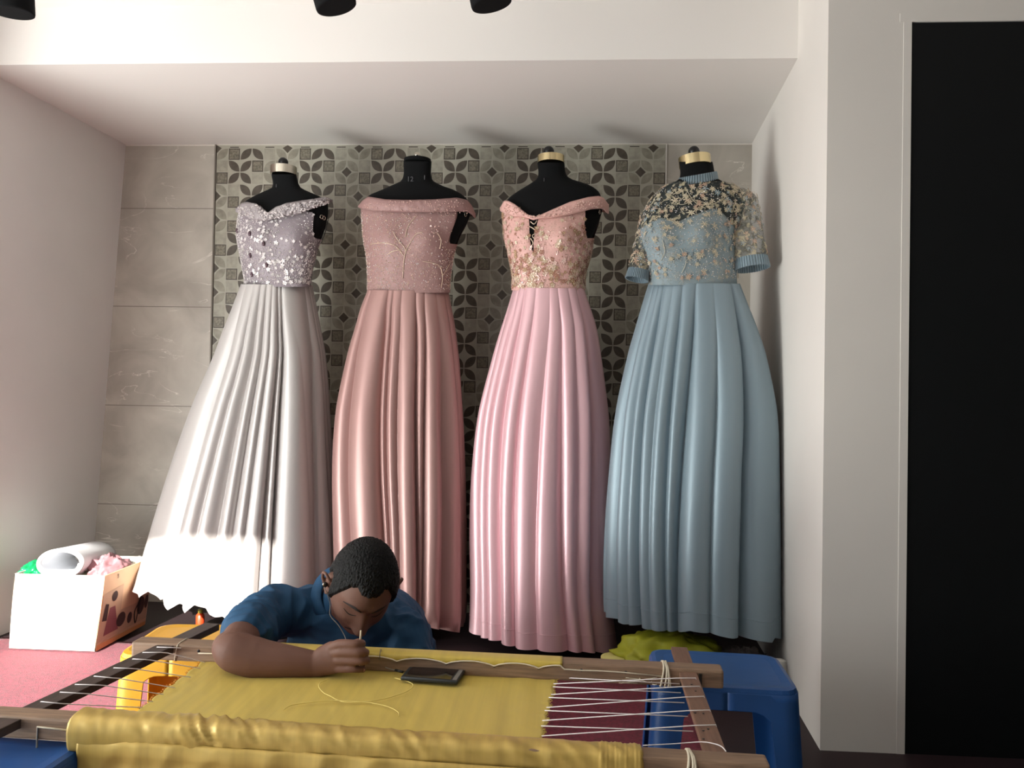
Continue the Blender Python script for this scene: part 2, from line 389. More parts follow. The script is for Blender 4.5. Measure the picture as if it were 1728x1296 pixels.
def mannequin(T, y0, y1, label, knob, ring, ringmat, screws=(), text=None, tilt=0):
    base = onY((T.L[-1][1]+T.R[-1][1])/2, 500, T.Y)
    t = thing('mannequin', (base.x, T.Y, 0), label, 'mannequin', 'black dress forms')
    n = 64; rows = []
    ys = [y0+(y1-y0)*j/60 for j in range(61)]
    yw_ = y1-50
    vs, fs = grid(n, 61, lambda i, j: T.pt(2*pi*i/n, ys[j], -.034*min(1, max(0, (ys[j]-yw_)/12))), True)
    fs += [tuple(range(n)), tuple(range(61*n-1, 60*n-1, -1))]
    new('torso', vs, fs, M_mann, t)
    # cap ring and knob
    (rx0, rx1, ry0, ry1, ta) = ring; c = onY((rx0+rx1)/2, ry1, T.Y); R = (onY(rx1, ry1, T.Y)-onY(rx0, ry1, T.Y)).length/2
    h = (ry1-ry0)*T.Y/FPX; rot = Matrix.Rotation(ta, 3, 'Y')
    mb = MB(); mb.lathe(c, [(R*.96, -.004), (R, -.003), (R, h*.96), (R*.96, h), (R*.2, h*1.02), (0, h*1.02)], 48, rot=rot); mb.build('neck_cap', ringmat, t, False)
    kx, ky, kr, km = knob; kc = onY(kx, ky, T.Y); kr = kr*T.Y/FPX
    mb = MB(); mb.ball(kc, kr, 24); ct = c+rot @ V((0, 0, h)); mb.tube([ct, kc], kr*.45, 12); mb.build('knob', km, t)
    # pole and round foot
    mb = MB(); b0 = onY((T.L[-1][1]+T.R[-1][1])/2, y1-4, T.Y); mb.tube([(b0.x, T.Y, .03), (b0.x, T.Y, b0.z)], .016, 16)
    mb.build('pole', M_knob, t)
    mb = MB(); mb.lathe((b0.x, T.Y, 0.008), [(.12, 0), (.12, .010), (.03, .03), (.02, .06)], 40); mb.build('foot', M_mann, t)
    for th, py in screws:
        p = T.pt(th, py, .001); q = T.pt(th, py, .004); ax = (q-p).normalized()
        rr = V((0, 0, 1)).rotation_difference(ax).to_matrix()
        mb = MB(); k = 24
        pts = [(.0062, 0), (.0085, .001), (.0075, .003), (.0058, .002)]
        vs2 = [p+rr @ V((cos(2*pi*i/k)*r_, sin(2*pi*i/k)*r_, z_)) for r_, z_ in pts for i in range(k)]
        mb.add(vs2, [(j*k+i, j*k+(i+1) % k, ((j+1) % 4)*k+(i+1) % k, ((j+1) % 4)*k+i) for j in range(4) for i in range(k)])
        mb.build('arm_plate_ring', M_metal, t)
    if text:
        s_, tx, ty, sz = text
        cu = bpy.data.curves.new('size_mark', 'FONT'); cu.body = s_; cu.size = sz; cu.extrude = .0004; cu.align_x = 'CENTER'
        o = bpy.data.objects.new('size_mark', cu); COL.objects.link(o)
        o.rotation_euler = (pi/2, 0, 0); d = sinterp(T.D, ty); p = onY(tx, ty, T.Y-d-.0015); o.location = p
        cu.materials.append(mat('grey_print', srgb(84, 84, 88), .7))
        bpy.context.view_layer.update()
        me = bpy.data.meshes.new_from_object(o.evaluated_get(bpy.context.evaluated_depsgraph_get()))
        for v in me.vertices: v.co = o.matrix_world @ v.co
        bpy.data.objects.remove(o); o = bpy.data.objects.new('size_mark', me); COL.objects.link(o); put(o, t)
    return t
def bodice(T, top, back_y, yw, m, parent, off=.006, name='bodice', n=120, nj=44, th_rng=None):
    yb_ = sum(r[1] for r in T.L)/len(T.L)
    def fn(i, j):
        th = 2*pi*i/n
        if sin(th) >= -.05:
            yt = interp(top, T.px(th, 395))
        else:
            e = (interp(top, T.px(0, 395)) if cos(th) > 0 else interp(top, T.px(pi, 395)))
            k = min(1, (-sin(th)-.05)*4); yt = e*(1-k)+back_y*k
        py = yt+(yw+3-yt)*j/(nj-1)
        wob = .0012*noise.noise(V((th*3, py*.05, 7)))
        return T.pt(th, py, off+wob)
    vs, fs = grid(n, nj, fn, True)
    o = new(name, vs, fs, m, parent); return o
def band(T, top, bot, m, parent, name, off=.016, n=90, ruff=0, thick=.004, seed=0, extend_back=True):
    "off-the-shoulder collar band lying round the form, front traced top/bottom edges, closed behind"
    vs = []; x0, x1 = top[0][0], top[-1][0]; K = 7
    cx = (x0+x1)/2; hw = (x1-x0)/2+1
    def dep(px, py):
        d = sinterp(T.D, max(py, T.rows[0][0])); uu = (px-cx)/hw
        return (d+off)*sqrt(max(0, 1-abs(uu)**2.3))
    pts = []
    for i in range(n):
        px = x0+(x1-x0)*i/(n-1); a, b = interp(top, px), interp(bot, px)
        for k in range(K):
            s_ = k/(K-1); py = a+(b-a)*s_
            bulge = .006*sin(pi*s_)
            rf = ruff*(noise.noise(V((px*.13, s_*2.2, seed)))+.5*noise.noise(V((px*.4, s_*4, seed+3))))
            Y = T.Y-dep(px, 372)-bulge-rf
            vs.append(onY(px, py+rf*260*sin(pi*s_), Y))
    # behind
    nb = 40
    for i in range(1, nb):
        a_ = pi*i/nb; px = cx+hw*cos(a_)
        for k in range(K):
            s_ = k/(K-1); e = cos(a_); ya = (interp(top, x1)*(1+e)+interp(top, x0)*(1-e))/2; yb = (interp(bot, x1)*(1+e)+interp(bot, x0)*(1-e))/2
            d = (sinterp(T.D, 372)+off)*sqrt(max(0, 1-abs(cos(a_))**2.3))
            vs.append(onY(px, ya+(yb-ya)*s_-6*sin(a_), T.Y+d))
    tot = len(vs)//K
    fs = [(i*K+k, ((i+1) % tot)*K+k, ((i+1) % tot)*K+k+1, i*K+k+1) for i in range(tot) for k in range(K-1)]
    o = new(name, vs, fs, m, parent); md = o.modifiers.new('t', 'SOLIDIFY'); md.thickness = thick; md.offset = 0
    return o
def skirt(T, prof, creases, hem, yw, m, parent, dW, dH, seed=0, amp=.32, skew=0, n=720, nj=110, hemline=None, name='skirt', backn=16, curl=0):
    """prof: (py, xl, xr) silhouettes; creases: (px at waist, px at hem) of the valleys between the folds"""
    L = [(r[0], r[1]) for r in prof]; R = [(r[0], r[2]) for r in prof]
    yh = max(p[1] for p in hem); rnd = random.Random(seed)
    def cen(py): return (sinterp(L, py)+sinterp(R, py))/2, (sinterp(R, py)-sinterp(L, py))/2
    cw, hw = cen(yw); chm, hh = cen(yh)
    kk0 = (cw-864)/FPX
    def solve(px, py, c, h, dep):
        "which place round the skirt stands behind this picture column, given that the front is nearer"
        u = max(-.98, min(.98, (px-c)/h)); Xc = onY(c, py, T.Y).x
        for _ in range(12):
            v = max(0, 1-abs(u)**2.1)**(1/2.1); Yv = dep*v
            u = .5*u+.5*(onY(px, py, T.Y-Yv).x-Xc-kk0*min(Yv, .09))/(h*T.Y/FPX); u = max(-.985, min(.985, u))
        return u
    us = [(solve(c_[0], yw, cw, hw, dW), solve(c_[1], yh-30, chm, hh, dH), (c_[2] if len(c_) > 2 else .7)) for c_ in creases]
    ang = sorted([(math.acos(u0), math.acos(u1), s_) for u0, u1, s_ in us], key=lambda q: q[1])
    bk = [(pi+pi*(k+.5)/backn, pi+pi*(k+.5+rnd.uniform(-.2, .2))/backn) for k in range(backn)]
    S = [a[2] for a in ang]+[.6]*len(bk); ang = [(a[0], a[1]) for a in ang]+bk
    k0 = (cw-864)/FPX; TI = [rnd.choice([-1, 1])*rnd.uniform(.5, 1.2) for _ in ang]
    zw = onY(cw, yw, T.Y).z
    def fn(i, j):
        t = j/(nj-1); th = 2*pi*i/n
        hy = interp(hem, chm+hh*cos(th)) if sin(th) > 0 else interp(hem, chm+hh*cos(th))-6
        py = yw+(hy-yw)*t
        tt = min(1, (py-yw)/(yh-yw))
        c, h = cen(py)
        A = [a0+(a1-a0)*tt**.7 for a0, a1 in ang]
        A2 = A+[A[0]+2*pi]; q = th if th >= A[0] else th+2*pi
        for g in range(len(A)):
            if A2[g] <= q <= A2[g+1]: break
        gap = A2[g+1]-A2[g]; s = (q-A2[g])/gap if gap > 1e-5 else 0
        r0 = h*T.Y/FPX; dep = dW+(dH-dW)*tt**.85
        arc = gap*(r0*.5+dep*.5)
        sL, sR = S[g % len(A)], S[(g+1) % len(A)]
        ss = s+skew*s*(1-s)
        f = 4*ss*(1-ss)
        ramp = min(1, tt*2.6+.10)
        a = min(.034, arc*amp*.62)*ramp; wv = .006+.012*tt; vd = (.012+.020*tt)*min(1, tt*5+.35)
        nn = .006*tt*noise.noise(V((cos(th)*4, sin(th)*4, tt*3+seed)))
        rr = (f-.55)*a+nn+TI[g % len(A)]*min(.026, arc*.30)*ramp*(s-.5)*(1-exp(-min(s, 1-s)*arc/.008))-vd*(sL*exp(-s*arc/wv)+sR*exp(-(1-s)*arc/wv))
        if curl and t > .93: rr += curl*((t-.93)/.07)**2*(.4+.6*noise.noise(V((th*7, seed, 1))))
        e = 2.3-.2*tt; ct, st = cos(th), sin(th); kk = (abs(ct)**e+abs(st)**e)**(-1/e); u, v = ct*kk, st*kk
        X = onY(c, py, T.Y).x+(r0-.020*tt+rr)*u
        Yv = (dep+rr)*v
        X += k0*min(max(Yv, -.09), .09)
        hyY = T.Y-max(0, Yv)
        # height: the waist on the form's plane, the hem read at the front of the skirt
        z0 = onY(c, py, T.Y).z; zf = onY(c, py, T.Y-dep*max(0, v)).z
        z = z0*(1-1)+zf
        return V((X, T.Y-Yv, z))
    vs, fs = grid(n, nj, fn, True)
    o = new(name, vs, fs, m, parent)
    if hemline:
        ht, = hemline
        mb = MB(); pts = []
        j = int((nj-1)*ht)
        for i in range(n//2+1):
            p = vs[j*n+i]; a = 2*pi*i/n; pts.append(p+V((cos(a), -sin(a), 0))*.0002)
        mb.tube(pts, .0011, 6); mb.build('hem_seam', m, o)
    return o
def surf_normal(T, th, py, off):
    a = T.pt(th, py, off); b = T.pt(th+.02, py, off); c = T.pt(th, py+1.5, off)
    nrm = (b-a).cross(c-a).normalized()
    if nrm.y > 0 and sin(th) > 0: nrm = -nrm
    return a, nrm, (b-a).normalized()
def scatter(T, top, yw, parent, m, name, count, size, seed, off=.007, dens=None, flower=0, fsize=.006, ymax=None, mats=None, bot=None):
    rnd = random.Random(seed); mb = MB(); k = 0; tries = 0
    while k < count and tries < count*30:
        tries += 1
        th = rnd.uniform(-.15, pi+.15); px = T.px(th, 395)
        yt = interp(top, px)+1; py = rnd.uniform(yt, yw)
        if bot and py > interp(bot, px): continue
        if dens and rnd.random() > dens(px, py): continue
        p, nr, tg = surf_normal(T, th, py, off); k += 1
        bt = nr.cross(tg)
        if rnd.random() < flower:
            r = fsize*rnd.uniform(.7, 1.3); a0 = rnd.random()*6
            for q in range(5):
                a = a0+2*pi*q/5; c = p+(tg*cos(a)+bt*sin(a))*r*.62
                d1 = tg*cos(a)+bt*sin(a); d2 = nr.cross(d1)
                vs = [p+nr*.0008, c+d2*r*.36+nr*.002, c+d1*r*.45+nr*.0012, c-d2*r*.36+nr*.002]
                mb.add(vs, [(0, 1, 2, 3)], k % len(mats) if mats else 0)
            mb.ball(p+nr*.001, r*.2, 6, 0)
        else:
            r = size*rnd.uniform(.6, 1.4)
            vs = [p+tg*r, p+bt*r, p-tg*r, p-bt*r, p+nr*r*.9]
            mb.add(vs, [(0, 1, 4), (1, 2, 4), (2, 3, 4), (3, 0, 4)], k % len(mats) if mats else 0)
    o = mb.build(name, m, parent, smooth=False, mats=mats); o['kind'] = 'stuff'; return o
def vine(T, paths, r, m, parent, name, off=.008):
    for pth in paths:
        mb = MB(); pp = spline([(x, y, 0) for x, y in pth], 14*len(pth)); pts = []
        for p in pp:
            lo, hi = 0.0, pi
            for _ in range(26):
                md = (lo+hi)/2
                if T.px(md, p.y) > p.x: lo = md
                else: hi = md
            pts.append(T.pt(lo, p.y, off))
        mb.tube(pts, r, 5); mb.build(name, m, parent)

# ---------------- gown one: silver grey
Y4 = 2.75
T1 = Torso([(294, 458, 500, .042), (316, 459, 507, .045), (324, 443, 522, .052), (331, 428, 539, .060), (340, 414, 551, .072), (355, 407, 554, .085), (375, 403, 551, .098), (400, 402, 541, .106), (438, 409, 529, .098), (480, 415, 522, .088), (520, 408, 530, .10)])
T1.bust = (400, 436, 498, .022)
T2 = Torso([(272, 681, 728, .042), (304, 678, 730, .045), (314, 658, 748, .054), (320, 645, 765, .062), (330, 622, 782, .075), (345, 612, 793, .088), (370, 613, 791, .098), (400, 615, 774, .108), (438, 621, 762, .10), (490, 622, 757, .088), (530, 615, 764, .10)])
T2.bust = (400, 650, 722, .020)
T3 = Torso([(274, 907, 952, .042), (300, 907, 960, .045), (311, 893, 992, .056), (322, 875, 1009, .066), (336, 857, 1015, .078), (355, 850, 1016, .088), (375, 851, 1010, .098), (401, 853, 1000, .108), (430, 860, 995, .10), (461, 866, 986, .092), (487, 866, 985, .088), (525, 858, 992, .10)])
T3.bust = (398, 876, 952, .024)
T4 = Torso([(272, 1146, 1202, .046), (302, 1146, 1212, .048), (312, 1128, 1235, .058), (325, 1112, 1250, .068), (345, 1096, 1256, .082), (370, 1084, 1248, .098), (397, 1081, 1238, .110), (434, 1089, 1240, .104), (476, 1098, 1241, .092), (520, 1092, 1248, .10)], Y=Y4)
T4.bust = (392, 1112, 1190, .026)
mannequin(T1, 294, 518, 'black dress form wearing the silver grey gown by the marble tiles', (478, 274, 8.5, M_knob), (457, 500, 281, 294, 0), M_metal, [(.62, 366), (.50, 368)], ('I', 466, 316, .018))
mq2 = mannequin(T2, 272, 528, 'black dress form with a metal finial wearing the dusty rose gown', (704, 262, 5.5, M_metal), (682, 727, 269, 273, 0), M_mann, [(.50, 362)], ('12', 692, 306, .026))
lettering_late = [('I', 715, 302, .028)]
mannequin(T3, 274, 523, 'black dress form with a gold neck ring wearing the baby pink gown', (926, 256, 9.5, M_knob), (907, 952, 263, 274, 0), M_gold, [(.40, 358)], ('I', 918, 306, .018))
mannequin(T4, 273, 518, 'black dress form with a tilted gold neck ring wearing the blue gown', (1171, 256, 9.5, M_knob), (1146, 1200, 264, 279, radians(-6)), M_gold)

sat1 = satin('silver_lilac_satin', srgb(188, 184, 182), .40, .30)
emb1 = embroid('lilac_beaded_net', srgb(136, 126, 132), srgb(206, 198, 202))
g1 = thing('gown', (-1.05, YM, 0), 'silver grey satin gown with a beaded lilac bodice and draped neckline', 'gown', 'evening gowns on dress forms')
top1 = [(395, 350), (410, 347), (433, 347), (442, 356), (453, 361), (465, 355), (484, 352), (502, 356), (516, 358), (520, 366), (522, 386), (529, 400), (536, 403), (545, 404)]
bodice(T1, top1, 375, 481, emb1, g1)
scatter(T1, top1, 479, g1, None, 'sequin_beading', 2600, .0019, 3, mats=[M_bead, M_bead, sat1], dens=lambda x, y: .35+.65*(x < 470) if y < 430 else .9, flower=.10, fsize=.007)
for k, (x, y) in enumerate([(424, 394), (446, 411), (425, 431), (451, 447), (428, 463), (404, 389), (470, 440)][:6]):
    lo, hi = 0.0, pi
    for _ in range(26):
        md = (lo+hi)/2
        if T1.px(md, y) > x: lo = md
        else: hi = md
    p, nr, tg = surf_normal(T1, lo, y, .009)
    mb = MB(); mb.ball(p, (.006, .004, .010), 12); mb.build('jewel', M_jewel, g1)
band(T1, [(399, 352), (408, 343), (417, 341), (433, 344), (442, 353), (453, 359), (465, 350), (484, 343), (502, 340), (548, 333), (560, 337)],
     [(399, 358), (408, 362), (420, 368), (433, 373), (451, 372), (470, 368), (502, 361), (516, 356), (548, 344), (560, 341)], embroid('lilac_flower_trim', srgb(148, 140, 142), srgb(224, 218, 220)), g1, 'draped_neckline', ruff=.010, seed=2)
mb = MB(); rnd = random.Random(5)
for k in range(320):
    x = rnd.uniform(401, 556); a = interp([(399, 350), (433, 345), (453, 360), (484, 345), (558, 335)], x); b = interp([(399, 360), (433, 374), (470, 368), (516, 356), (558, 342)], x)
    y = rnd.uniform(a, b); u = (x-479)/82
    p = onY(x, y, YM-(.095+.016)*sqrt(max(0, 1-abs(u)**2.3))-.011); r = rnd.uniform(.0018, .0042)
    mb.add([p+V((r, 0, 0)), p+V((0, 0, r)), p-V((r, 0, 0)), p-V((0, 0, r)), p-V((0, r, 0))], [(0, 1, 4), (1, 2, 4), (2, 3, 4), (3, 0, 4)])
mb.build('neckline_beading', M_bead, g1, False)['kind'] = 'stuff'
mb = MB(); mb.tube(spline([onY(553, 372, YM-.02), onY(549, 392, YM-.03), onY(541, 412, YM-.04)], 10), .0016, 6); mb.tube(spline([onY(556, 352, YM-.02), onY(553, 376, YM-.02), onY(546, 400, YM-.04)], 10), .0012, 6); mb.build('lacing_tie', M_knob, g1)
skirt(T1, [(481, 415, 522), (520, 402, 530), (560, 388, 538), (600, 375, 545), (700, 336, 553), (800, 301, 560), (900, 270, 566), (990, 246, 571), (1055, 238, 574)],
      [(416, 262, .5), (430, 300, .35), (440, 340, 1), (450, 374, .9), (460, 400, .4), (469, 440, 1.1), (475, 464, 1.3), (514, 563, .3)],
      [(236, 988), (250, 993), (262, 1002), (283, 1013), (295, 1003), (313, 1019), (330, 1014), (350, 1031), (362, 1022), (377, 1036), (392, 1022), (415, 1040), (450, 1046), (575, 1056)], 480, sat1, g1, .099, .27, 11, curl=.03)
# ---------------- gown two: dusty rose
sat2 = satin('dusty_rose_satin', srgb(170, 134, 129), .40, .28)
emb2 = embroid('rose_beaded_net', srgb(152, 118, 115), srgb(196, 166, 158))
g2 = thing('gown', (-.55, YM, 0), 'dusty rose satin gown with a straight off the shoulder band', 'gown', 'evening gowns on dress forms')
top2 = [(600, 352), (757, 352), (756, 392), (761, 411), (767, 414), (800, 415)]
top2 = [(600, 352), (755, 352), (757, 380), (759, 402), (763, 411), (800, 415)]
bodice(T2, top2, 370, 491, emb2, g2)
scatter(T2, [(a, b+6) for a, b in top2], 489, g2, None, 'crystal_beading', 1500, .0019, 9, mats=[M_beadp, M_bead, M_beadg], dens=lambda x, y: .25+.75*exp(-((x-655)/34)**2)+.2)
vine(T2, [[(680, 470), (682, 440), (684, 420), (672, 405), (664, 390)], [(684, 425), (695, 405), (702, 395), (712, 392)], [(682, 432), (668, 415), (648, 410), (628, 412)], [(742, 484), (744, 468), (740, 450), (728, 444), (712, 441)], [(745, 465), (752, 452), (756, 445)], [(655, 430), (665, 424), (675, 422)], [(740, 420), (742, 405), (736, 392)], [(684, 400), (690, 380), (702, 365)]], .0011, M_beadg, g2, 'vine_embroidery')
band(T2, [(606, 347), (613, 338), (622, 332), (651, 337), (686, 338), (732, 337), (771, 334), (788, 338), (796, 348), (801, 360)],
     [(606, 350), (613, 353), (628, 356), (651, 357), (686, 358), (732, 358), (774, 357), (788, 357), (796, 362), (801, 368)], emb2, g2, 'shoulder_band', ruff=.002, thick=.005)
mb = MB(); rnd = random.Random(6)
for k in range(150):
    x = rnd.uniform(612, 792); y = rnd.uniform(interp([(606, 345), (651, 339), (771, 337), (801, 350)], x), interp([(606, 350), (686, 356), (801, 362)], x)); u = (x-703.5)/98.5
    p = onY(x, y, YM-(.098+.016)*sqrt(max(0, 1-abs(u)**2.3))-.009); r = rnd.uniform(.0012, .0026)
    mb.add([p+V((r, 0, 0)), p+V((0, 0, r)), p-V((r, 0, 0)), p-V((0, 0, r)), p-V((0, r, 0))], [(0, 1, 4), (1, 2, 4), (2, 3, 4), (3, 0, 4)])
mb.build('band_beading', M_beadp, g2, False)['kind'] = 'stuff'
skirt(T2, [(491, 622, 757), (520, 611, 763), (550, 603, 769), (600, 590, 776), (700, 573, 784), (800, 567, 790), (900, 569, 794), (1000, 572, 796), (1067, 575, 797)],
      [(626, 583, .8), (655, 646, 1.3), (664, 660, .9), (678, 678, .5), (702, 712, 1.1), (716, 722, .9), (734, 754, .25), (750, 790, .5)],
      [(570, 1050), (650, 1052), (700, 1064), (716, 1068), (735, 1062), (755, 1060), (790, 1064), (800, 1050)], 490, sat2, g2, .099, .235, 5, curl=-.03)
# ---------------- gown three: baby pink
sat3 = satin('baby_pink_satin', srgb(228, 186, 193), .40, .28)
emb3 = embroid('peach_lace', srgb(218, 172, 164), srgb(206, 176, 156))
g3 = thing('gown', (-.03, YM, 0), 'baby pink satin gown with a peach lace bodice and deep front slit', 'gown', 'evening gowns on dress forms')
top3 = [(840, 344), (853, 340), (869, 345), (880, 354), (890, 362), (893, 372), (894.5, 395), (896, 415), (898, 432), (900, 415), (903, 395), (906, 372), (910, 362), (930, 355), (962, 343), (974, 350), (976, 362), (979, 381), (985, 392), (991, 402), (1000, 402), (1010, 402)]
bodice(T3, top3, 365, 487, emb3, g3, n=420)
scatter(T3, top3, 484, g3, None, 'lace_flowers', 1500, .0020, 21, mats=[M_beadg, mat('bronze_thread', srgb(168, 118, 98), .5), M_beadp, mat('antique_gold_thread', srgb(178, 146, 112), .45)], dens=lambda x, y: .15 if (y < 440 and 915 < x < 945) else (.5 if y < 430 else 1), flower=.34, fsize=.0085)
band(T3, [(846, 350), (853, 338), (862, 341), (869, 344), (880, 352), (892, 361)], [(846, 358), (853, 360), (862, 362), (869, 364), (880, 368), (892, 374)], emb3, g3, 'shoulder_strap', off=.009, n=30, extend_back=False) if 0 else None
band(T3, [(845, 350), (851, 339), (858, 339), (869, 345), (880, 354), (892, 364), (900, 368), (910, 364), (930, 355), (962, 341), (992, 333), (1010, 331), (1018, 334), (1026, 345)],
     [(845, 356), (851, 360), (858, 362), (869, 366), (880, 366), (892, 368), (900, 371), (910, 369), (930, 368), (962, 362), (976, 359), (997, 353), (1012, 352), (1018, 353), (1026, 361)], emb3, g3, 'shoulder_strap', off=.014)
mb = MB(); rnd = random.Random(16)
for k in range(230):
    x = rnd.uniform(850, 1016); a = interp([(851, 343), (869, 349), (892, 363), (910, 365), (930, 357), (962, 345), (992, 337), (1016, 337)], x); b = interp([(851, 357), (869, 363), (892, 366), (910, 368), (930, 366), (962, 359), (997, 350), (1016, 350)], x)
    y = rnd.uniform(a, b); u = (x-935.5)/91.5
    p = onY(x, y, YM-(.0965+.014)*sqrt(max(0, 1-abs(u)**2.3))-.0115); r = rnd.uniform(.0016, .0034)
    mb.add([p+V((r, 0, 0)), p+V((0, 0, r)), p-V((r, 0, 0)), p-V((0, 0, r)), p-V((0, r, 0))], [(0, 1, 4), (1, 2, 4), (2, 3, 4), (3, 0, 4)])
mb.build('strap_beading', M_beadp, g3, False)['kind'] = 'stuff'
vine(T3, [[(892, 366), (898, 370), (905, 366), (911, 362)], [(896, 374), (902, 378), (907, 372)], [(894, 382), (901, 386), (905, 392), (899, 398), (904, 404)], [(896, 402), (900, 410), (897, 418), (900, 426)]], .0019, M_beadg, g3, 'slit_lace', off=.004)
skirt(T3, [(487, 866, 985), (520, 856, 996), (550, 846, 1005), (600, 831, 1013), (700, 806, 1024), (800, 794, 1028), (900, 790, 1028), (1000, 789, 1030), (1095, 785, 1042)],
      [(867, 797, .9), (877, 812, .5), (887, 832, .9), (905, 862, .5), (928, 906, .2), (941, 968, .6), (958, 992, .35), (972, 1018, 1)],
      [(783, 1064), (800, 1078), (850, 1090), (875, 1097), (960, 1100), (1020, 1099), (1035, 1092), (1048, 1088)], 486, sat3, g3, .099, .25, 8, hemline=(.955,), amp=.26)
# ---------------- gown four: dusty blue
sat4 = satin('dusty_blue_satin', srgb(130, 148, 158), .43, .22)
emb4 = embroid('blue_lace', srgb(128, 144, 150), srgb(180, 172, 150))
M_flb = mat('ivory_lace_petal', srgb(196, 186, 162), .6); M_flp = mat('peach_lace_petal', srgb(190, 160, 138), .6); M_flc = mat('blue_lace_petal', srgb(146, 162, 168), .6)
def tulle():
    m = mat('sheer_dark_tulle', srgb(92, 104, 106), .8); nt = m.node_tree; b = nt.nodes['Principled BSDF']; L = nt.links.new; tc = nt.nodes['Texture Coordinate']
    n = nt.nodes.new('ShaderNodeTexNoise'); n.inputs['Scale'].default_value = 34; n.inputs['Detail'].default_value = 5; n.inputs['Distortion'].default_value = 1.5
    L(tc.outputs['Object'], n.inputs['Vector'])
    k = node_math(nt, 'MULTIPLY', node_math(nt, 'SUBTRACT', n.outputs[0], .52, True), 12, True)
    mx = nt.nodes.new('ShaderNodeMix'); mx.data_type = 'RGBA'; L(k, mx.inputs[0]); mx.inputs[6].default_value = srgb(88, 98, 98); mx.inputs[7].default_value = srgb(176, 166, 140)
    L(mx.outputs[2], b.inputs['Base Color'])
    L(node_math(nt, 'ADD', node_math(nt, 'MULTIPLY', k, .6), .30, True), b.inputs['Alpha']); return m
M_tulle = tulle()
g4 = thing('gown', (.49, Y4, 0), 'dusty blue satin gown with lace yoke, short sleeves and pleated collar', 'gown', 'evening gowns on dress forms')
top4 = [(1075, 392), (1086, 383), (1109, 367), (1130, 370), (1139, 375), (1153, 367), (1187, 351), (1206, 360), (1236, 384), (1250, 388)]
bodice(T4, top4, 380, 478, emb4, g4)
def yoke_top(px): return interp([(1075, 345), (1086, 338), (1112, 326), (1135, 314), (1141, 309), (1213, 296), (1232, 303), (1260, 310)], px)
# yoke over the shoulders (same form, slightly larger)
def yfn(i, j):
    n = 120; th = 2*pi*i/n; pb_ = interp(top4, T4.px(th, 395))+3 if sin(th) > -.05 else 390; py = 306+(pb_-306)*j/39
    return T4.pt(th, py, .007)
vs, fs = grid(120, 40, yfn, True); new('lace_yoke', vs, fs, M_tulle, g4)
rnd = random.Random(77)
def flower_at(mb, p, nr, tg, r, mi, pet=5):
    bt = nr.cross(tg); a0 = rnd.random()*6
    for q in range(pet):
        a = a0+2*pi*q/pet; d1 = tg*cos(a)+bt*sin(a); d2 = nr.cross(d1); c = p+d1*r*.55
        rl = rnd.uniform(.7, 1.5); mb.add([p+nr*.001, c+d2*r*.2+nr*.003, p+d1*r*rl+nr*.0018, c-d2*r*.2+nr*.003], [(0, 1, 2, 3)], mi)
    mb.ball(p+nr*.002, r*.16, 6, 3)
mb = MB()
for k in range(270):
    th = rnd.uniform(.05, pi-.05); py = rnd.uniform(312, 388) if k < 120 else rnd.uniform(390, 470)
    if k >= 120 and rnd.random() < .35: continue
    p, nr, tg = surf_normal(T4, th, py, .009); flower_at(mb, p, nr, tg, rnd.uniform(.006, .014) if k < 120 else rnd.uniform(.006, .011), rnd.choice([0, 0, 0, 1, 2]), rnd.choice([5, 6, 7]))
o = mb.build('lace_flowers', None, g4, False, [M_flb, M_flp, M_flc, M_beadg]); o['kind'] = 'stuff'
scatter(T4, [(1000, 315), (1300, 315)], 470, g4, None, 'crystal_beading', 1500, .0015, 31, mats=[M_beadg, M_bead], off=.009)
vine(T4, [[(1128, 330), (1150, 345), (1175, 338), (1200, 345), (1225, 330)], [(1110, 350), (1122, 340), (1135, 330)], [(1160, 320), (1172, 340), (1190, 352)], [(1120, 405), (1124, 425), (1118, 440)], [(1150, 420), (1158, 440), (1152, 460)]], .0009, M_flb, g4, 'vine_embroidery', off=.010)
# collar of small pleats
def collar(cl, cr, yl, yr, h, Y, depth, m, name, npl=46, flare=.006, up=True, seed=0):
    n = npl*6; vs = []
    for j in range(4):
        for i in range(n):
            th = 2*pi*i/n; z = .0022*(1 if (i % 6) < 3 else -1)
            c = (cl+cr)/2; hw = (cr-cl)/2; s_ = j/3; u = cos(th)
            py = (yl+yr)/2+(yr-yl)/2*u-(depth/Y*FPX*.0)*sin(th)+h*s_
            rad = z+flare*s_; 
            Yp = Y-(depth+rad)*sin(th)
            p = onY(c+(hw+rad/Y*FPX)*u, py, Yp); vs.append(p)
    fs = [(j*n+i, j*n+(i+1) % n, (j+1)*n+(i+1) % n, (j+1)*n+i) for j in range(3) for i in range(n)]
    o = new(name, vs, fs, m, g4, False); md = o.modifiers.new('t', 'SOLIDIFY'); md.thickness = .0012; return o
collar(1147, 1209, 300, 289, 14, Y4, .054, sat4, 'pleated_collar')
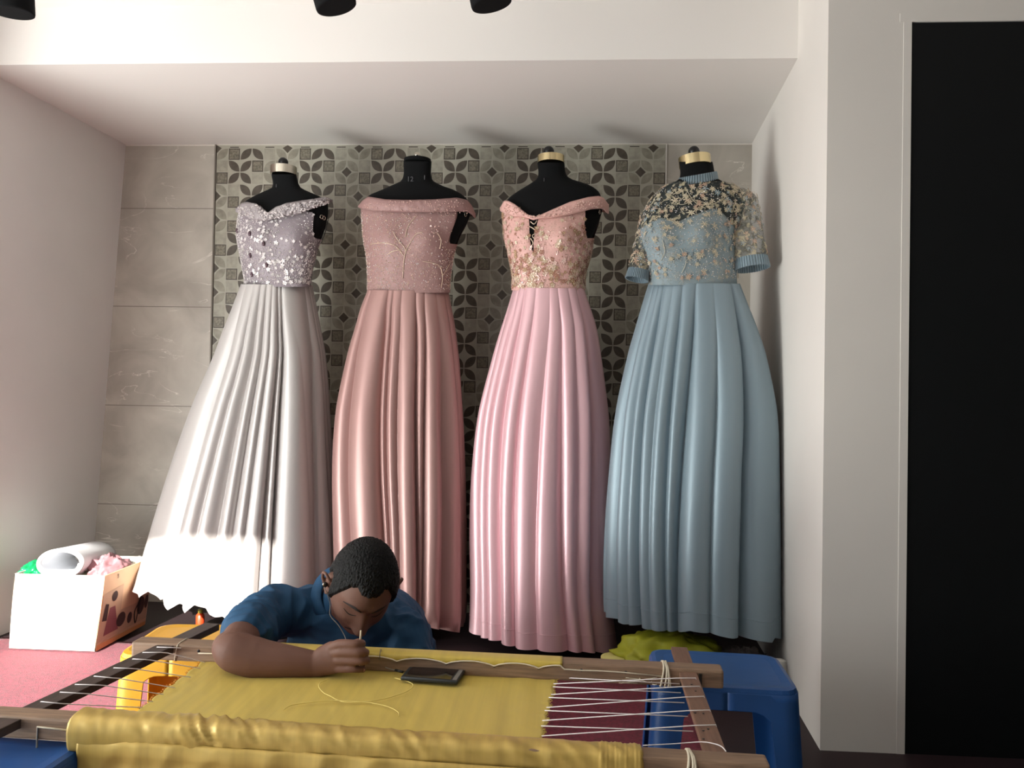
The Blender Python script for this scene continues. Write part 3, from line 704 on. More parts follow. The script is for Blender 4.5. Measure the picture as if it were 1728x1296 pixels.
def sleeve(pa, pb, ra, rb, cuff):
    "pa, pb shoulder and cuff centres in the picture with half widths"
    a = onY(pa[0], pa[1], Y4-.0); b = onY(pb[0], pb[1], Y4-.03); ax = (b-a).normalized()
    sd = V((ax.z, 0, -ax.x)).normalized(); sd = -sd if sd.x < 0 else sd; fw = ax.cross(sd); n = 48
    def fn(i, j):
        t = j/23; th = 2*pi*i/n; r = (ra+(rb-ra)*t)*Y4/FPX; cap = sin(min(1, t*4+.12)*pi/2)
        c = a+(b-a)*t; wv = 1+.03*noise.noise(V((th*1.5, t*4, pa[0])))
        return c+sd*(r*cap*wv*cos(th))+fw*(r*.85*cap*wv*sin(th))
    vs, fs = grid(n, 24, fn, True); o = new('sleeve', vs, fs, M_tulle, g4)
    mb = MB(); rn = random.Random(pa[0])
    for k in range(86):
        th = rn.uniform(0, 2*pi); t = rn.uniform(.05, .98); i = int(th/(2*pi)*n) % n; j = int(t*23)
        p = vs[j*n+i]; c = a+(b-a)*t; nr = (p-c).normalized(); tg = nr.cross(ax).normalized()
        flower_at(mb, p+nr*.001, nr, tg, rn.uniform(.005, .012), rn.choice([0, 0, 1, 1, 2]), rn.choice([5, 6]))
        for q in range(5):
            pp = p+tg*rn.uniform(-.012, .012)+ax*rn.uniform(-.012, .012)+nr*.001; r = rn.uniform(.001, .002)
            mb.add([pp+tg*r, pp+ax*r, pp-tg*r, pp-ax*r, pp+nr*r], [(0, 1, 4), (1, 2, 4), (2, 3, 4), (3, 0, 4)], 3)
    s2 = mb.build('sleeve_flowers', None, o, False, [M_flb, M_flp, M_flc, M_beadg]); s2['kind'] = 'stuff'
    # pleated cuff
    n2 = 40*6; h = cuff*Y4/FPX; vs = []
    for j in range(3):
        for i in range(n2):
            th = 2*pi*i/n2; r = rb*Y4/FPX+(.0018 if i % 6 < 3 else -.0018)+.002*j; c = b+ax*h*j/2
            vs.append(c+sd*(r*cos(th))+fw*(r*.85*sin(th)))
    fs = [(j*n2+i, j*n2+(i+1) % n2, (j+1)*n2+(i+1) % n2, (j+1)*n2+i) for j in range(2) for i in range(n2)]
    c_ = new('cuff', vs, fs, sat4, o, False); md = c_.modifiers.new('t', 'SOLIDIFY'); md.thickness = .0012
    return o
sleeve((1250, 318), (1267, 436), 25, 26.5, 18)
sleeve((1103, 345), (1078, 456), 17, 17, 17)
skirt(T4, [(478, 1098, 1241), (510, 1088, 1252), (550, 1076, 1266), (600, 1062, 1280), (700, 1041, 1295), (800, 1029, 1298), (900, 1021, 1300), (1000, 1018, 1301), (1075, 1018, 1302)],
      [(1104, 1029, .9), (1113, 1047, .6), (1122, 1067, 1.3), (1138, 1090, .3), (1153, 1115, .9), (1175, 1134, 1.2), (1204, 1200, .12), (1233, 1266, 1.2)],
      [(1013, 1042), (1030, 1058), (1050, 1060), (1066, 1066), (1112, 1072), (1133, 1063), (1200, 1074), (1266, 1078), (1272, 1070), (1310, 1073)], 478, sat4, g4, .103, .25, 14, hemline=(.95,), skew=-.15, amp=.30)
# ================================================================== FLOOR COVERING
def rug():
    nx, ny = 90, 70; x0, x1, y0, y1 = -2.03, .40, .95, 2.79
    vs, fs = grid(nx, ny, lambda i, j: V((x0+(x1-x0)*i/(nx-1)+(.004*noise.noise(V((j*.2, 0, 1))) if i == nx-1 else 0), y0+(y1-y0)*j/(ny-1)+(.005*noise.noise(V((i*.2, 3, 1))) if j == ny-1 else 0), .006+.0012*noise.noise(V((i*.3, j*.3, 0))))))
    o = new('rug', vs, fs, M_red); md = o.modifiers.new('t', 'SOLIDIFY'); md.thickness = .005; md.offset = -1
    tag(o, 'crimson carpet spread on the floor under the frame and the white carton', 'rug')
rug()
# ================================================================== EMBROIDERY FRAME
fr = thing('embroidery_frame', (-.3, 1.52, .30), 'wooden embroidery frame of two rails and two flat bars, laced with white thread', 'embroidery frame')
ZT = .36; RH = .038
A, B = onZ(240, 1073, ZT), onZ(1215, 1120, ZT); w_ = V((0, -.0225, -RH/2))
back_a, back_b = A+w_, B+w_
MB().beam(back_a, back_b, .045, RH, bev=.005).build('rail', M_wood, fr, False)
A2, B2 = onZ(0, 1190, ZT), onZ(1290, 1272, ZT); A2 = A2+(A2-B2).normalized()*.18; w2 = V((0, -.02, -RH/2))
front_a, front_b = A2+w2, B2+w2
MB().beam(front_a, front_b, .040, RH, bev=.004).build('rail', M_wood, fr, False)
def railpt(px, front_face=True, dz=0.0):  # point on the front face of the back rail below pixel column px
    a = back_a+V((0, -.0225, 0)); b = back_b+V((0, -.0225, 0)); lo, hi = -.2, 1.2
    for _ in range(30):
        md = (lo+hi)/2; p = a+(b-a)*md; d = p-CAM; x = 864+FPX*d.dot(R_)/d.dot(F_)
        if x < px: lo = md
        else: hi = md
    return a+(b-a)*lo+V((0, 0, dz))
# flat bars with holes
def barz(px, py): return onZ(px, py, .348)
la, lb = barz(358, 1057), barz(84, 1188); lb = lb+(lb-la).normalized()*.14
MB().beam(la, lb, .040, .016, bev=.0015).build('side_bar', M_wooddk, fr, False)
ra, rb = barz(1146, 1096), barz(1203, 1262); rb = rb+(rb-ra).normalized()*.03
MB().beam(ra, rb, .036, .012, bev=.0012).build('side_bar', M_woodrd, fr, False)
mb = MB()
for x, y in [(1167, 1155), (1174, 1166), (1187, 1204), (1173, 1203), (1195, 1230), (1187, 1233), (1187, 1247)]:
    p = onZ(x, y, .3545); mb.lathe(p, [(.0022, 0), (.0022, .0004)], 10)
h_ = mb.build('peg_hole', M_knob, fr); h_['kind'] = 'stuff'
# slots in the rails
for px_ in (1150, 1182):
    p = railpt(px_); MB().box(p+V((0, -.0006, -.002)), (.006, .002, .026)).build('slot_edge', M_knob, fr, False)
# lacing on the right
pz = .357
lines = [((934, 1154), (1174, 1144), 1), ((942, 1143), (1147, 1154), 0), ((930, 1172), (1181, 1158), 1), ((933, 1159), (1149, 1169), 0), ((922, 1194), (1188, 1175), 1), ((926, 1177), (1155, 1186), 0), ((915, 1216), (1198, 1198), 1), ((919, 1199), (1161, 1209), 0), ((914, 1242), (1208, 1223), 1), ((913, 1225), (1170, 1234), 0)]
for a, b, over in lines:
    p = onZ(a[0], a[1], .328); q = onZ(b[0], b[1], pz if over else .340); pts = [p]
    if over:
        e = (b[0]-34, a[1]+(b[1]-a[1])*(b[0]-34-a[0])/(b[0]-a[0])-1); pts += [onZ(e[0], e[1], pz)]
    pts.append(q)
    if over: pts.append(q+V((.004, 0, -.012)))
    MB().tube(pts, .0010, 6).build('lacing_thread', M_thread, fr)
MB().tube(spline([onZ(1085, 1258, .350), onZ(1140, 1255, .352), onZ(1183, 1252, .358), onZ(1205, 1255, .360), onZ(1218, 1260, .360), onZ(1225, 1268, .361)], 16), .0009, 6).build('lacing_thread', M_thread, fr)
left = [[(263, 1092), (308, 1094), (353, 1101)], [(239, 1101), (283, 1102), (346, 1118)], [(222, 1112), (254, 1114), (338, 1128)], [(190, 1127), (231, 1129), (322, 1143)], [(157, 1141), (202, 1145), (296, 1161)], [(125, 1155), (177, 1157), (276, 1172)], [(100, 1168), (148, 1171), (258, 1184)], [(67, 1184), (112, 1188), (240, 1194)]]
for a, b, c in left:
    pts = [onZ(a[0], a[1], pz)+V((-.003, 0, -.012)), onZ(a[0]+2, a[1], pz), onZ(b[0]-12, b[1]-1, pz), onZ(b[0], b[1], .350), onZ(c[0], c[1], .328)]
    MB().tube(pts, .0010, 6).build('lacing_thread', M_thread, fr)
MB().tube([onZ(304, 1083, .352), onZ(328, 1092, .345), onZ(360, 1102, .33)], .0009, 6).build('lacing_thread', M_thread, fr)
def wrap(c, ax, hw_, hh_, turns, r, name='cord_tie'):
    "cord wound round a rail at c; ax = rail direction"
    sdv = V((ax.y, -ax.x, 0)).normalized(); mb = MB()
    for k in range(turns):
        pts = []
        for i in range(25):
            a = 2*pi*i/24; e = 5; cx, cz = cos(a), sin(a); kk = (abs(cx)**e+abs(cz)**e)**(-1/e)
            pts.append(c+ax*((k-(turns-1)/2)*r*2.1+.004*sin(a+k))+sdv*(hw_*cx*kk)+V((0, 0, hh_*cz*kk)))
        mb.tube(pts, r, 7, caps=False)
    return mb.build(name, M_cord, fr)
axb = (back_b-back_a).normalized(); axf = (front_b-front_a).normalized()
pb = railpt(1124)+V((0, .0225, 0)); wrap(pb, axb, .026, .0215, 4, .0022)
pb = railpt(298)+V((0, .0225, 0)); wrap(pb, axb, .025, .0205, 1, .0012)
def frontpt(px):
    lo, hi = 0, 1
    for _ in range(30):
        md = (lo+hi)/2; p = front_a+(front_b-front_a)*md+V((0, -.02, 0)); d = p-CAM; x = 864+FPX*d.dot(R_)/d.dot(F_)
        if x < px: lo = md
        else: hi = md
    return front_a+(front_b-front_a)*lo
pf = frontpt(1166); wrap(pf, axf, .0225, .0215, 3, .0024)
mb = MB(); mb.tube(spline([pf+V((0, -.024, -.012)), pf+V((-.02, -.024, -.016)), pf+V((-.06, -.023, -.015))], 8), .0015, 6); mb.build('cord_end', M_cord, fr)
c0, c1, c2 = frontpt(64)+V((0, -.0215, .004)), frontpt(114)+V((0, -.0215, .002)), frontpt(64)+V((0, -.0215, -.035))
mb = MB(); mb.tube([c1, c0, c2], .0018, 7); mb.build('cord_end', M_cord, fr)
# cord stitched along the back rail
holes = [395, 455, 512, 592, 670, 753, 834, 909, 981, 1056]
pts = []
for a, b in zip(holes, holes[1:]):
    for i in range(10):
        t = i/10; px = a+(b-a)*t; rise = .0085*sin(pi*t)**.7 if px < 950 else .001*sin(pi*t)
        pts.append(railpt(px, dz=.006+rise)+V((0, -.0022, 0)))
pts += [railpt(1056, dz=.006)+V((0, -.002, 0)), railpt(1120, dz=.002)+V((0, -.002, 0))]
mb = MB(); mb.tube(pts, .0015, 6); mb.build('stitched_cord', M_cord, fr)
MB().tube([railpt(335, dz=.002)+V((0, -.002, 0)), railpt(390, dz=.004)+V((0, -.002, 0))], .0015, 6).build('stitched_cord', M_cord, fr)
for h in holes+[335]:
    p = railpt(h, dz=.006); mb = MB(); mb.ball(p+V((0, -.0003, 0)), (.0034, .0012, .0034), 10); mb.build('rail_hole', M_knob, fr)
# tangle of cotton at the tie
rnd = random.Random(3); mb = MB()
for k in range(7):
    pts = [onZ(1112+rnd.uniform(-8, 8), 1148+rnd.uniform(-4, 6), .33)+V((0, 0, rnd.uniform(0, .012)))]
    for q in range(7):
        pts.append(onZ(rnd.uniform(1045, 1118) if k < 4 else rnd.uniform(1092, 1120), rnd.uniform(1143, 1152), .33)+V((0, 0, rnd.uniform(-.006, .008))))
    mb.tube(spline(pts, 60), .0009, 5)
o = mb.build('cotton_tangle', M_cord, fr); o['kind'] = 'stuff'

# ================================================================== THE YELLOW CLOTH
cl = thing('embroidery_cloth', (-.35, 1.5, .32), 'yellow silk cloth stretched flat in the wooden frame and rolled on its front rail', 'cloth')
def cloth_fn(i, j, nu=150, nv=60):
    v = j/(nv-1); u = i/(nu-1)
    sc_ = abs(sin(v*pi*6))
    el = (232+(352-232)*v**1.0, 1199+(1108-1199)*v); er = (913+(941-913)*v, 1246+(1134-1246)*v)
    el = (el[0]+5*(1-sc_)-2, el[1]); er = (er[0]-5*(1-abs(sin(v*pi*5+.4)))+2, er[1])
    a = onZ(el[0], el[1], .324); b = onZ(er[0], er[1], .324)
    # carry on under the rails
    if v < .02: a.y -= .03; b.y -= .03
    if v > .98: a.y += .012; b.y += .012
    p = a+(b-a)*u
    p.z = .3235+.0016*noise.noise(V((u*9, v*1.2, 0)))-.003*sin(pi*v)*sin(pi*u)+.0013*sin(u*60+v*4)*exp(-((u-.93)/.06)**2)+.0006*noise.noise(V((u*40+v*6, v*2, 2)))
    if u < .02 or u > .985: p.z += .002*noise.noise(V((v*30, u, 5)))
    return p
vs, fs = grid(150, 60, cloth_fn)
o = new('stretched_panel', vs, fs, M_yel, cl); md = o.modifiers.new('t', 'SOLIDIFY'); md.thickness = .0008
# frayed edges
for side in (0, 1):
    mb = MB(); rnd = random.Random(side)
    for k in range(130):
        v = rnd.random(); j = int(v*59); i = 0 if side == 0 else 149; p = vs[j*150+i]; s_ = -1 if side == 0 else 1
        mb.tube([p, p+V((s_*rnd.uniform(.002, .006), rnd.uniform(-.003, .003), rnd.uniform(-.001, .003)))], .0005, 4)
    o = mb.build('frayed_edge', mat('orange_fringe', srgb(206, 140, 44), .8) if side == 0 else M_yel, cl); o['kind'] = 'stuff'
# strip lapped over the back rail
n = 120; vs = []; K = 9
for i in range(n):
    px = 382+(949-382)*i/(n-1); f0 = railpt(px); 
    hl = [h for h in holes if h <= px]; h0 = hl[-1] if hl else 380; hr = [h for h in holes if h > px]; h1 = hr[0] if hr else 1056
    t = (px-h0)/(h1-h0); drop = .006+.0085*sin(pi*max(0, min(1, t)))**.7
    wv = .0006*noise.noise(V((px*.1, 0, 3)))
    prof_ = [V((0, .046, -.030)), V((0, .0462, 0.008)), V((0, .0450, .0185)), V((0, .040, .0202)), V((0, .02, .0204+wv)), V((0, .004, .0203)), V((0, -.0008, .0185)), V((0, -.0012, .012)), V((0, -.0014, drop))]
    vs += [f0+q for q in prof_]
fs = [(i*K+k, i*K+k+1, (i+1)*K+k+1, (i+1)*K+k) for i in range(n-1) for k in range(K-1)]
o = new('lapped_edge', vs, fs, M_yel, cl); md = o.modifiers.new('t', 'SOLIDIFY'); md.thickness = .0008; md.offset = 0
# roll round the front rail with wrinkles and the hanging part below
def lenp(px): return (frontpt(px)-front_a).length
L0, L1 = lenp(111), lenp(1089); n = 320; K = 28; vs = []
sd = V((axf.y, -axf.x, 0))
for i in range(n):
    u = i/(n-1); c = front_a+axf*(L0+(L1-L0)*u)
    big = .009*exp(-u*5)
    for k in range(K):
        a = 2*pi*k/K; e = 3.2; cx, cz = cos(a), sin(a); kk = (abs(cx)**e+abs(cz)**e)**(-1/e)
        up_ = .35+.65*max(0, sin(a+.3)); wr = up_*(.0020*(1-2.6*abs(noise.noise(V((u*34+k*.16, k*.10, 1)))))+.0058*exp(-((u-.26)/.10)**2)*(1-3*abs(noise.noise(V((u*48+k*.30, 2, k*.06))))))+.0008*noise.noise(V((u*25, k*.5, 7)))
        if u > .93: wr += .0018*abs(sin(u*400))
        rr = .0035+wr+big
        en = min(1, (u*60+.35), ((1-u)*90+.6))
        vs.append(c+sd*((.0215+rr)*cx*kk*en)+V((0, 0, (.0205+rr)*cz*kk*en-big*.6)))
fs = [(i*K+k, i*K+(k+1) % K, (i+1)*K+(k+1) % K, (i+1)*K+k) for i in range(n-1) for k in range(K)]
new('rolled_edge', vs, fs, M_yelshine, cl)
n = 240; K = 26; vs = []
for i in range(n):
    u = i/(n-1); c = front_a+axf*(L0+.03+(L1-L0-.03)*u)
    for k in range(K):
        t = k/(K-1); wv = (.004+.010*t)*(1-2.2*abs(noise.noise(V((u*11+t*1.5, t*1.1, 5)))))+.003*t*sin(u*50+2*noise.noise(V((u*6, t, 0))))
        vs.append(c+sd*(.0265+wv+.004*sin(pi*min(1, t*6)))+V((0, 0, -.006-.22*t)))
fs = [(i*K+k, i*K+k+1, (i+1)*K+k+1, (i+1)*K+k) for i in range(n-1) for k in range(K-1)]
o = new('hanging_flap', vs, fs, M_yelshine, cl); md = o.modifiers.new('t', 'SOLIDIFY'); md.thickness = .0012
# loose threads lying on the cloth
ZCL = .3262
for nm, pl, lab, m_ in [('loose_thread', [(479, 1198), (492, 1190), (526, 1185), (560, 1182), (600, 1184), (625, 1186), (653, 1192), (671, 1201), (673, 1208)], 'pale thread curving across the front of the yellow cloth', None),
                        ('loose_thread', [(552, 1147), (541, 1152), (538, 1159), (545, 1168), (556, 1174), (584, 1185), (640, 1181), (684, 1168), (697, 1157), (688, 1150), (666, 1144)], 'pale looped thread on the yellow cloth below the hand', None)]:
    mm = mat('pale_gold_thread', srgb(226, 206, 120), .7)
    mb = MB(); mb.tube(spline([onZ(x, y, ZCL) for x, y in pl], 70), .0009, 6); tag(mb.build(nm, mm), lab, 'thread')

# ================================================================== PHONE
c4 = [onZ(x, y, .335) for x, y in [(688, 1124), (785, 1131), (772, 1150), (680, 1142)]]
cen = sum(c4, V())/4; ux = ((c4[1]-c4[0])+(c4[2]-c4[3])).normalized(); uy = V((-ux.y, ux.x, 0)); ln = .142; wd = .070
rot = Matrix((ux, uy, V((0, 0, 1)))).transposed()
ph = thing('smartphone', (cen.x, cen.y, .3262), 'black smartphone lying face up on the yellow cloth beside the back rail', 'phone')
ln = ((c4[1]-c4[0]).length+(c4[2]-c4[3]).length)/2
MB().box((cen.x, cen.y, .3315), (ln, wd, .009), rot, bev=.0035).build('body', M_phone, ph)
MB().box(V((cen.x, cen.y, .3362))-rot @ V((.004, 0, 0)), (ln*.80, wd*.88, .0006), rot).build('screen', M_screen, ph, False)
MB().box(V((cen.x, cen.y, .3362))+rot @ V((ln*.435, 0, 0)), (ln*.07, wd*.86, .0006), rot).build('button_strip', mat('grey_phone_trim', srgb(120, 118, 114), .3), ph, False)

# ================================================================== STOOLS
def stool(loc, w, d, h, splay, m, label, rotz=0, group='plastic stools', apron=.05, cor=.045, lw=.055):
    t = thing('plastic_stool', (loc[0], loc[1], 0), label, 'stool', group)
    Rz = Matrix.Rotation(rotz, 3, 'Z')
    def P(x, y, z): return V(loc)+Rz @ V((x, y, z))
    # seat: rounded octagonal slab, slightly dished
    def outline(hw, hd, ch):
        pts = []
        for sx, sy, a0 in ((1, 1, 0), (-1, 1, pi/2), (-1, -1, pi), (1, -1, 3*pi/2)):
            for i in range(5):
                a = a0+pi/2*i/4; pts.append((sx*(hw-ch)+ch*cos(a), sy*(hd-ch)+ch*sin(a)))
        return pts
    rings = [(w/2-.030, d/2-.030, .03, h-.002), (w/2-.012, d/2-.012, .034, h), (w/2-.003, d/2-.003, .036, h-.003), (w/2, d/2, .038, h-.010), (w/2+.001, d/2+.001, .038, h-.02), (w/2-.003, d/2-.003, .036, h-.02), (w/2-.006, d/2-.006, .03, h-.008)]
    vs = []; fs = []
    for hw, hd, ch, z in rings: vs += [P(x, y, z) for x, y in outline(hw, hd, ch)]
    for j in range(len(rings)-1):
        for i in range(20): fs.append((j*20+i, j*20+(i+1) % 20, (j+1)*20+(i+1) % 20, (j+1)*20+i))
    fs.append(tuple(range(20))); fs.append(tuple(range(len(rings)*20-1, (len(rings)-1)*20-1, -1)))
    new('seat', vs, fs, m, t, False)
    # four legs, each an L-shaped moulded corner with half arches
    for sx in (1, -1):
        for sy in (1, -1):
            vs = []; fs = []
            K = 9
            def col(kind, q):  # profile from arch crown (q=0) to the corner (q=1)
                pass
            nz = 18
            # walk around the corner: side panel along x, rounded corner, side panel along y
            path = []
            N = 8
            for i in range(N+1): path.append(('x', i/N))
            for i in range(1, 5): path.append(('c', i/5))
            for i in range(N+1): path.append(('y', i/N))
            for kind, q in path:
                hw, hd, ch = w/2-.002, d/2-.002, .032
                if kind == 'x': bx, by = q*(hw-ch), hd; run = (hw-ch); dist = (hw)*(1-0)-bx
                elif kind == 'c':
                    a = pi/2*(1-q); bx, by = hw-ch+ch*cos(a), hd-ch+ch*sin(a); dist = 0
                else: bx, by = hw, (1-q)*(hd-ch); dist = hd-by
                # lower limit of the panel here
                lim = 0.0
                if kind != 'c' and dist > lw:
                    e = min(1, (dist-lw)/cor); lim = (h-apron-cor)+cor*sqrt(max(0, 1-(1-e)**2))
                for k in range(nz+1):
                    z = (h-.012)+(lim-(h-.012))*k/nz
                    s_ = 1+splay*(h-z)/h
                    # slide leg edge outwards with the splay
                    xx = bx+ (w/2*(s_-1) if True else 0)*(bx/(w/2)); yy = by+(d/2*(s_-1))*(by/(d/2))
                    vs.append(P(sx*xx, sy*yy, z))
            n = len(path)
            for i in range(n-1):
                for k in range(nz): fs.append((i*(nz+1)+k, i*(nz+1)+k+1, (i+1)*(nz+1)+k+1, (i+1)*(nz+1)+k))
            # fill the inner edge of the leg below the arch spring
            o = new('leg', vs, fs, m, t); md = o.modifiers.new('t', 'SOLIDIFY'); md.thickness = .004; md.offset = 0
    return t
stool((.375, 1.845, 0), .305, .245, .310, .13, M_blue, 'blue plastic stool holding up the right end of the embroidery frame', radians(-3), 'blue plastic stools')
stool((-.975, 1.215, 0), .33, .26, .312, .10, M_blue, 'blue plastic stool under the near left end of the embroidery frame', radians(-3), 'blue plastic stools')
stool((-.905, 1.915, 0), .25, .25, .310, .12, M_yelpl, 'yellow plastic stool under the far left end of the embroidery frame', radians(4), 'yellow plastic stool')

# ================================================================== CARTON AND WHAT IS IN IT
bx = thing('carton', (-1.75, 2.83, 0), 'white cardboard carton in the left corner with fashion picture on its side', 'box')
nb = [onY(15, 1098, 2.66), onY(161, 1102, 2.66), onY(177, 972, 2.66), onY(24, 968, 2.66)]
dx = V((.0, .33, 0)); fb = [p+dx for p in nb]
for q in (nb[0], nb[1], fb[0], fb[1]): q.z = .012
def wall4(a, b, c, d, th, name, m):
    nrm = (b-a).cross(d-a).normalized()*th; vs = [a, b, c, d, a+nrm, b+nrm, c+nrm, d+nrm]
    return new(name, vs, [(0, 1, 2, 3), (7, 6, 5, 4), (0, 4, 5, 1), (1, 5, 6, 2), (2, 6, 7, 3), (3, 7, 4, 0)], m, bx, False)
wall4(nb[0], nb[1], nb[2], nb[3], -.004, 'front_panel', M_box)
M_tan = mat('tan_card', srgb(224, 186, 150), .7)
wall4(nb[1], fb[1], fb[2], nb[2], -.004, 'side_panel', M_tan)
wall4(fb[1], fb[0], fb[3], fb[2], -.004, 'back_panel', M_box)
wall4(fb[0], nb[0], nb[3], fb[3], -.004, 'side_panel', M_box)
wall4(nb[0]+V((0, 0, .002)), fb[0]+V((0, 0, .002)), fb[1]+V((0, 0, .002)), nb[1]+V((0, 0, .002)), -.002, 'base_panel', M_box)
def sp(s, t, o=.0015):  # point on the printed side
    a = nb[1]+(fb[1]-nb[1])*s; b = nb[2]+(fb[2]-nb[2])*s; return a+(b-a)*t+V((o, 0, 0))
def pic(polys, m, name='printed_picture', o=.0015):
    vs = []; fs = []
    for pl in polys:
        k = len(vs); vs += [sp(s, t, o) for s, t in pl]; fs.append(tuple(range(k, len(vs))))
    return new(name, vs, fs, m, bx, False)
def oval(cs_, ct_, rs, rt, n=14): return [(cs_+rs*cos(2*pi*i/n), ct_+rt*sin(2*pi*i/n)) for i in range(n)]
pic([[(.02, .10), (.98, .10), (.98, .40), (.40, .42), (.40, .78), (.02, .74)]], mat('printed_ground', srgb(202, 168, 140), .7))
pic([[(.10, .16), (.38, .16), (.27, .52), (.17, .52)]], mat('printed_mauve', srgb(142, 84, 88), .7), o=.002)
M_pd = mat('printed_dark', srgb(70, 48, 46), .7)
for pl_ in (oval(.24, .66, .055, .07), [(.04, .38), (.13, .36), (.14, .58), (.08, .60)], oval(.42, .28, .09, .10), oval(.60, .24, .05, .08), oval(.82, .34, .08, .13), oval(.94, .36, .04, .10)): pic([pl_], M_pd, 'printed_shape', .0026)
pic([[(.0, .0), (.98, .0), (.98, .055), (.0, .075)]], mat('printed_orange', srgb(226, 160, 104), .7), o=.002)
mb = MB(); mb.tube(spline([sp(.80, .72, .004), sp(.77, .45, .006), sp(.68, .30, .006), sp(.72, .12, .006), sp(.76, .30, .006), sp(.82, .70, .004)], 30), .0018, 6); mb.build('handle_cord', M_brow, bx)
def lettering(s_, loc, size, rotm, m, parent, name):
    cu = bpy.data.curves.new(name, 'FONT'); cu.body = s_; cu.size = size; cu.extrude = .0003
    o = bpy.data.objects.new(name, cu); COL.objects.link(o); cu.materials.append(m); o.matrix_world = Matrix.Translation(loc) @ rotm.to_4x4()
    bpy.context.view_layer.update(); me = bpy.data.meshes.new_from_object(o.evaluated_get(bpy.context.evaluated_depsgraph_get()))
    for v in me.vertices: v.co = o.matrix_world @ v.co
    bpy.data.objects.remove(o); o = bpy.data.objects.new(name, me); COL.objects.link(o); put(o, parent)
RX90 = Matrix.Rotation(pi/2, 3, 'X')
lettering('S', onY(63, 986, 2.655), .022, RX90, mat('grey_print_2', srgb(120, 116, 118), .7), bx, 'printed_letter')
lettering('3', sp(.24, .90, .003), .022, Matrix.Rotation(pi/2, 3, 'Z') @ RX90, mat('grey_print_3', srgb(120, 110, 100), .7), bx, 'printed_letter')
# white foam sheet rolled in the box
a = onY(100, 953, 2.70); b = onY(160, 938, 3.02); ax = (b-a).normalized(); sdv = V((ax.y, -ax.x, 0)).normalized(); upv = sdv.cross(ax)
def rollfn(i, j):
    t = j/19; th = -pi*.35+2.35*pi*i/59; r = 1-.10*i/59
    return a+(b-a)*t+sdv*(cos(th)*.068*r)+upv*((sin(th)*.042+.004)*r)
vs, fs = grid(60, 20, rollfn); o = new('foam_sheet', vs, fs, mat('white_foam', srgb(226, 228, 232), .6)); md = o.modifiers.new('t', 'SOLIDIFY'); md.thickness = .012
tag(o, 'white foam sheet rolled up in the top of the carton', 'foam sheet')
def heap(name, c, rx, ry, rz, m, seed, label, cat, fold=.25, freq=3.2, n=90, sub=None, floor=None):
    vs = []; N = n//2
    for j in range(N+1):
        for i in range(n):
            a = 2*pi*i/n; b_ = pi*j/N-pi/2; d = V((cos(a)*cos(b_), sin(a)*cos(b_), sin(b_)))
            q = d*freq+V((seed, 0, 0)); f = 1+fold*(1-2*abs(noise.noise(q)))*.9+fold*.6*(1-2*abs(noise.noise(q*2.3)))-fold*.4
            p = V(c)+V((d.x*rx, d.y*ry, d.z*rz))*f
            if floor is not None: p.z = max(p.z, floor)
            vs.append(p)
    fs = [(j*n+i, j*n+(i+1) % n, (j+1)*n+(i+1) % n, (j+1)*n+i) for j in range(N) for i in range(n)]
    return tag(new(name, vs, fs, m), label, cat)
heap('pink_cloth', onY(183, 968, 2.84), .062, .085, .060, satin('mauve_satin', srgb(158, 116, 122), .5, .1), 3, 'mauve satin cloth crumpled in the right side of the carton', 'cloth', .30, 1.7)
heap('green_bag', onY(68, 968, 2.80), .050, .09, .045, mat('green_plastic_film', srgb(20, 148, 88), .25), 8, 'green plastic bag tucked behind the foam roll in the carton', 'bag', .25, 2)
clear = mat('clear_plastic_film', srgb(200, 198, 190), .2); clear.node_tree.nodes['Principled BSDF'].inputs['Alpha'].default_value = .45
heap('clear_bag', onY(234, 975, 3.02), .030, .10, .065, clear, 12, 'clear plastic bag hanging over the far corner of the carton', 'bag', .35, 4)
# small things on the floor
heap('olive_bag', V((.375, 2.66, .055)), .165, .11, .085, mat('yellow_green_cloth', srgb(168, 170, 44), .6), 5, 'yellow green cloth bag lying behind the blue stool under the blue gown', 'bag', .24, 1.4, floor=.007)
heap('dark_bag', V((.60, 2.55, .05)), .08, .08, .07, mat('dark_brown_cloth', srgb(40, 32, 30), .9), 15, 'dark crumpled bag beside the right wall behind the blue stool', 'bag', .35, 3, floor=.002)
tb = thing('tub', (onY(1035, 1106, 2.62).x, 2.62, 0), 'pale yellow round lidded tub behind the back rail of the frame', 'tub')
zt = onY(1035, 1107, 2.62).z
MB().lathe((tb.location.x, 2.62, .007), [(.034, 0), (.037, .004), (.038, zt-.02)], 36).build('body', mat('cream_plastic', srgb(214, 208, 170), .5), tb)
MB().lathe((tb.location.x, 2.62, zt-.013), [(.037, -.004), (.041, -.002), (.041, .010), (.038, .013), (0, .013)], 40).build('lid', mat('pale_yellow_plastic', srgb(222, 212, 132), .5), tb)
p = onY(1317, 1120, 2.02)
mb = MB(); mb.tube([(p.x-.004, 2.02, .001), (p.x-.002, 2.02, p.z+.008)], .017, 24); tag(mb.build('paper_tube', mat('grey_white_card', srgb(176, 176, 170), .7)), 'grey white paper tube standing between the blue stool and the right wall', 'tube')
p = onY(338, 1042, 3.0)
bt = thing('small_bottle', (p.x, 3.0, 0), 'small orange bottle standing on the floor below the silver grey gown', 'bottle')
MB().lathe((p.x, 3.0, .001), [(.014, 0), (.016, .004), (.016, p.z+.008), (.010, p.z+.016)], 20).build('body', mat('orange_plastic', srgb(206, 66, 30), .4), bt)
MB().lathe((p.x, 3.0, p.z+.016), [(.009, 0), (.009, .016)], 16).build('cap', mat('olive_plastic', srgb(120, 110, 40), .4), bt)
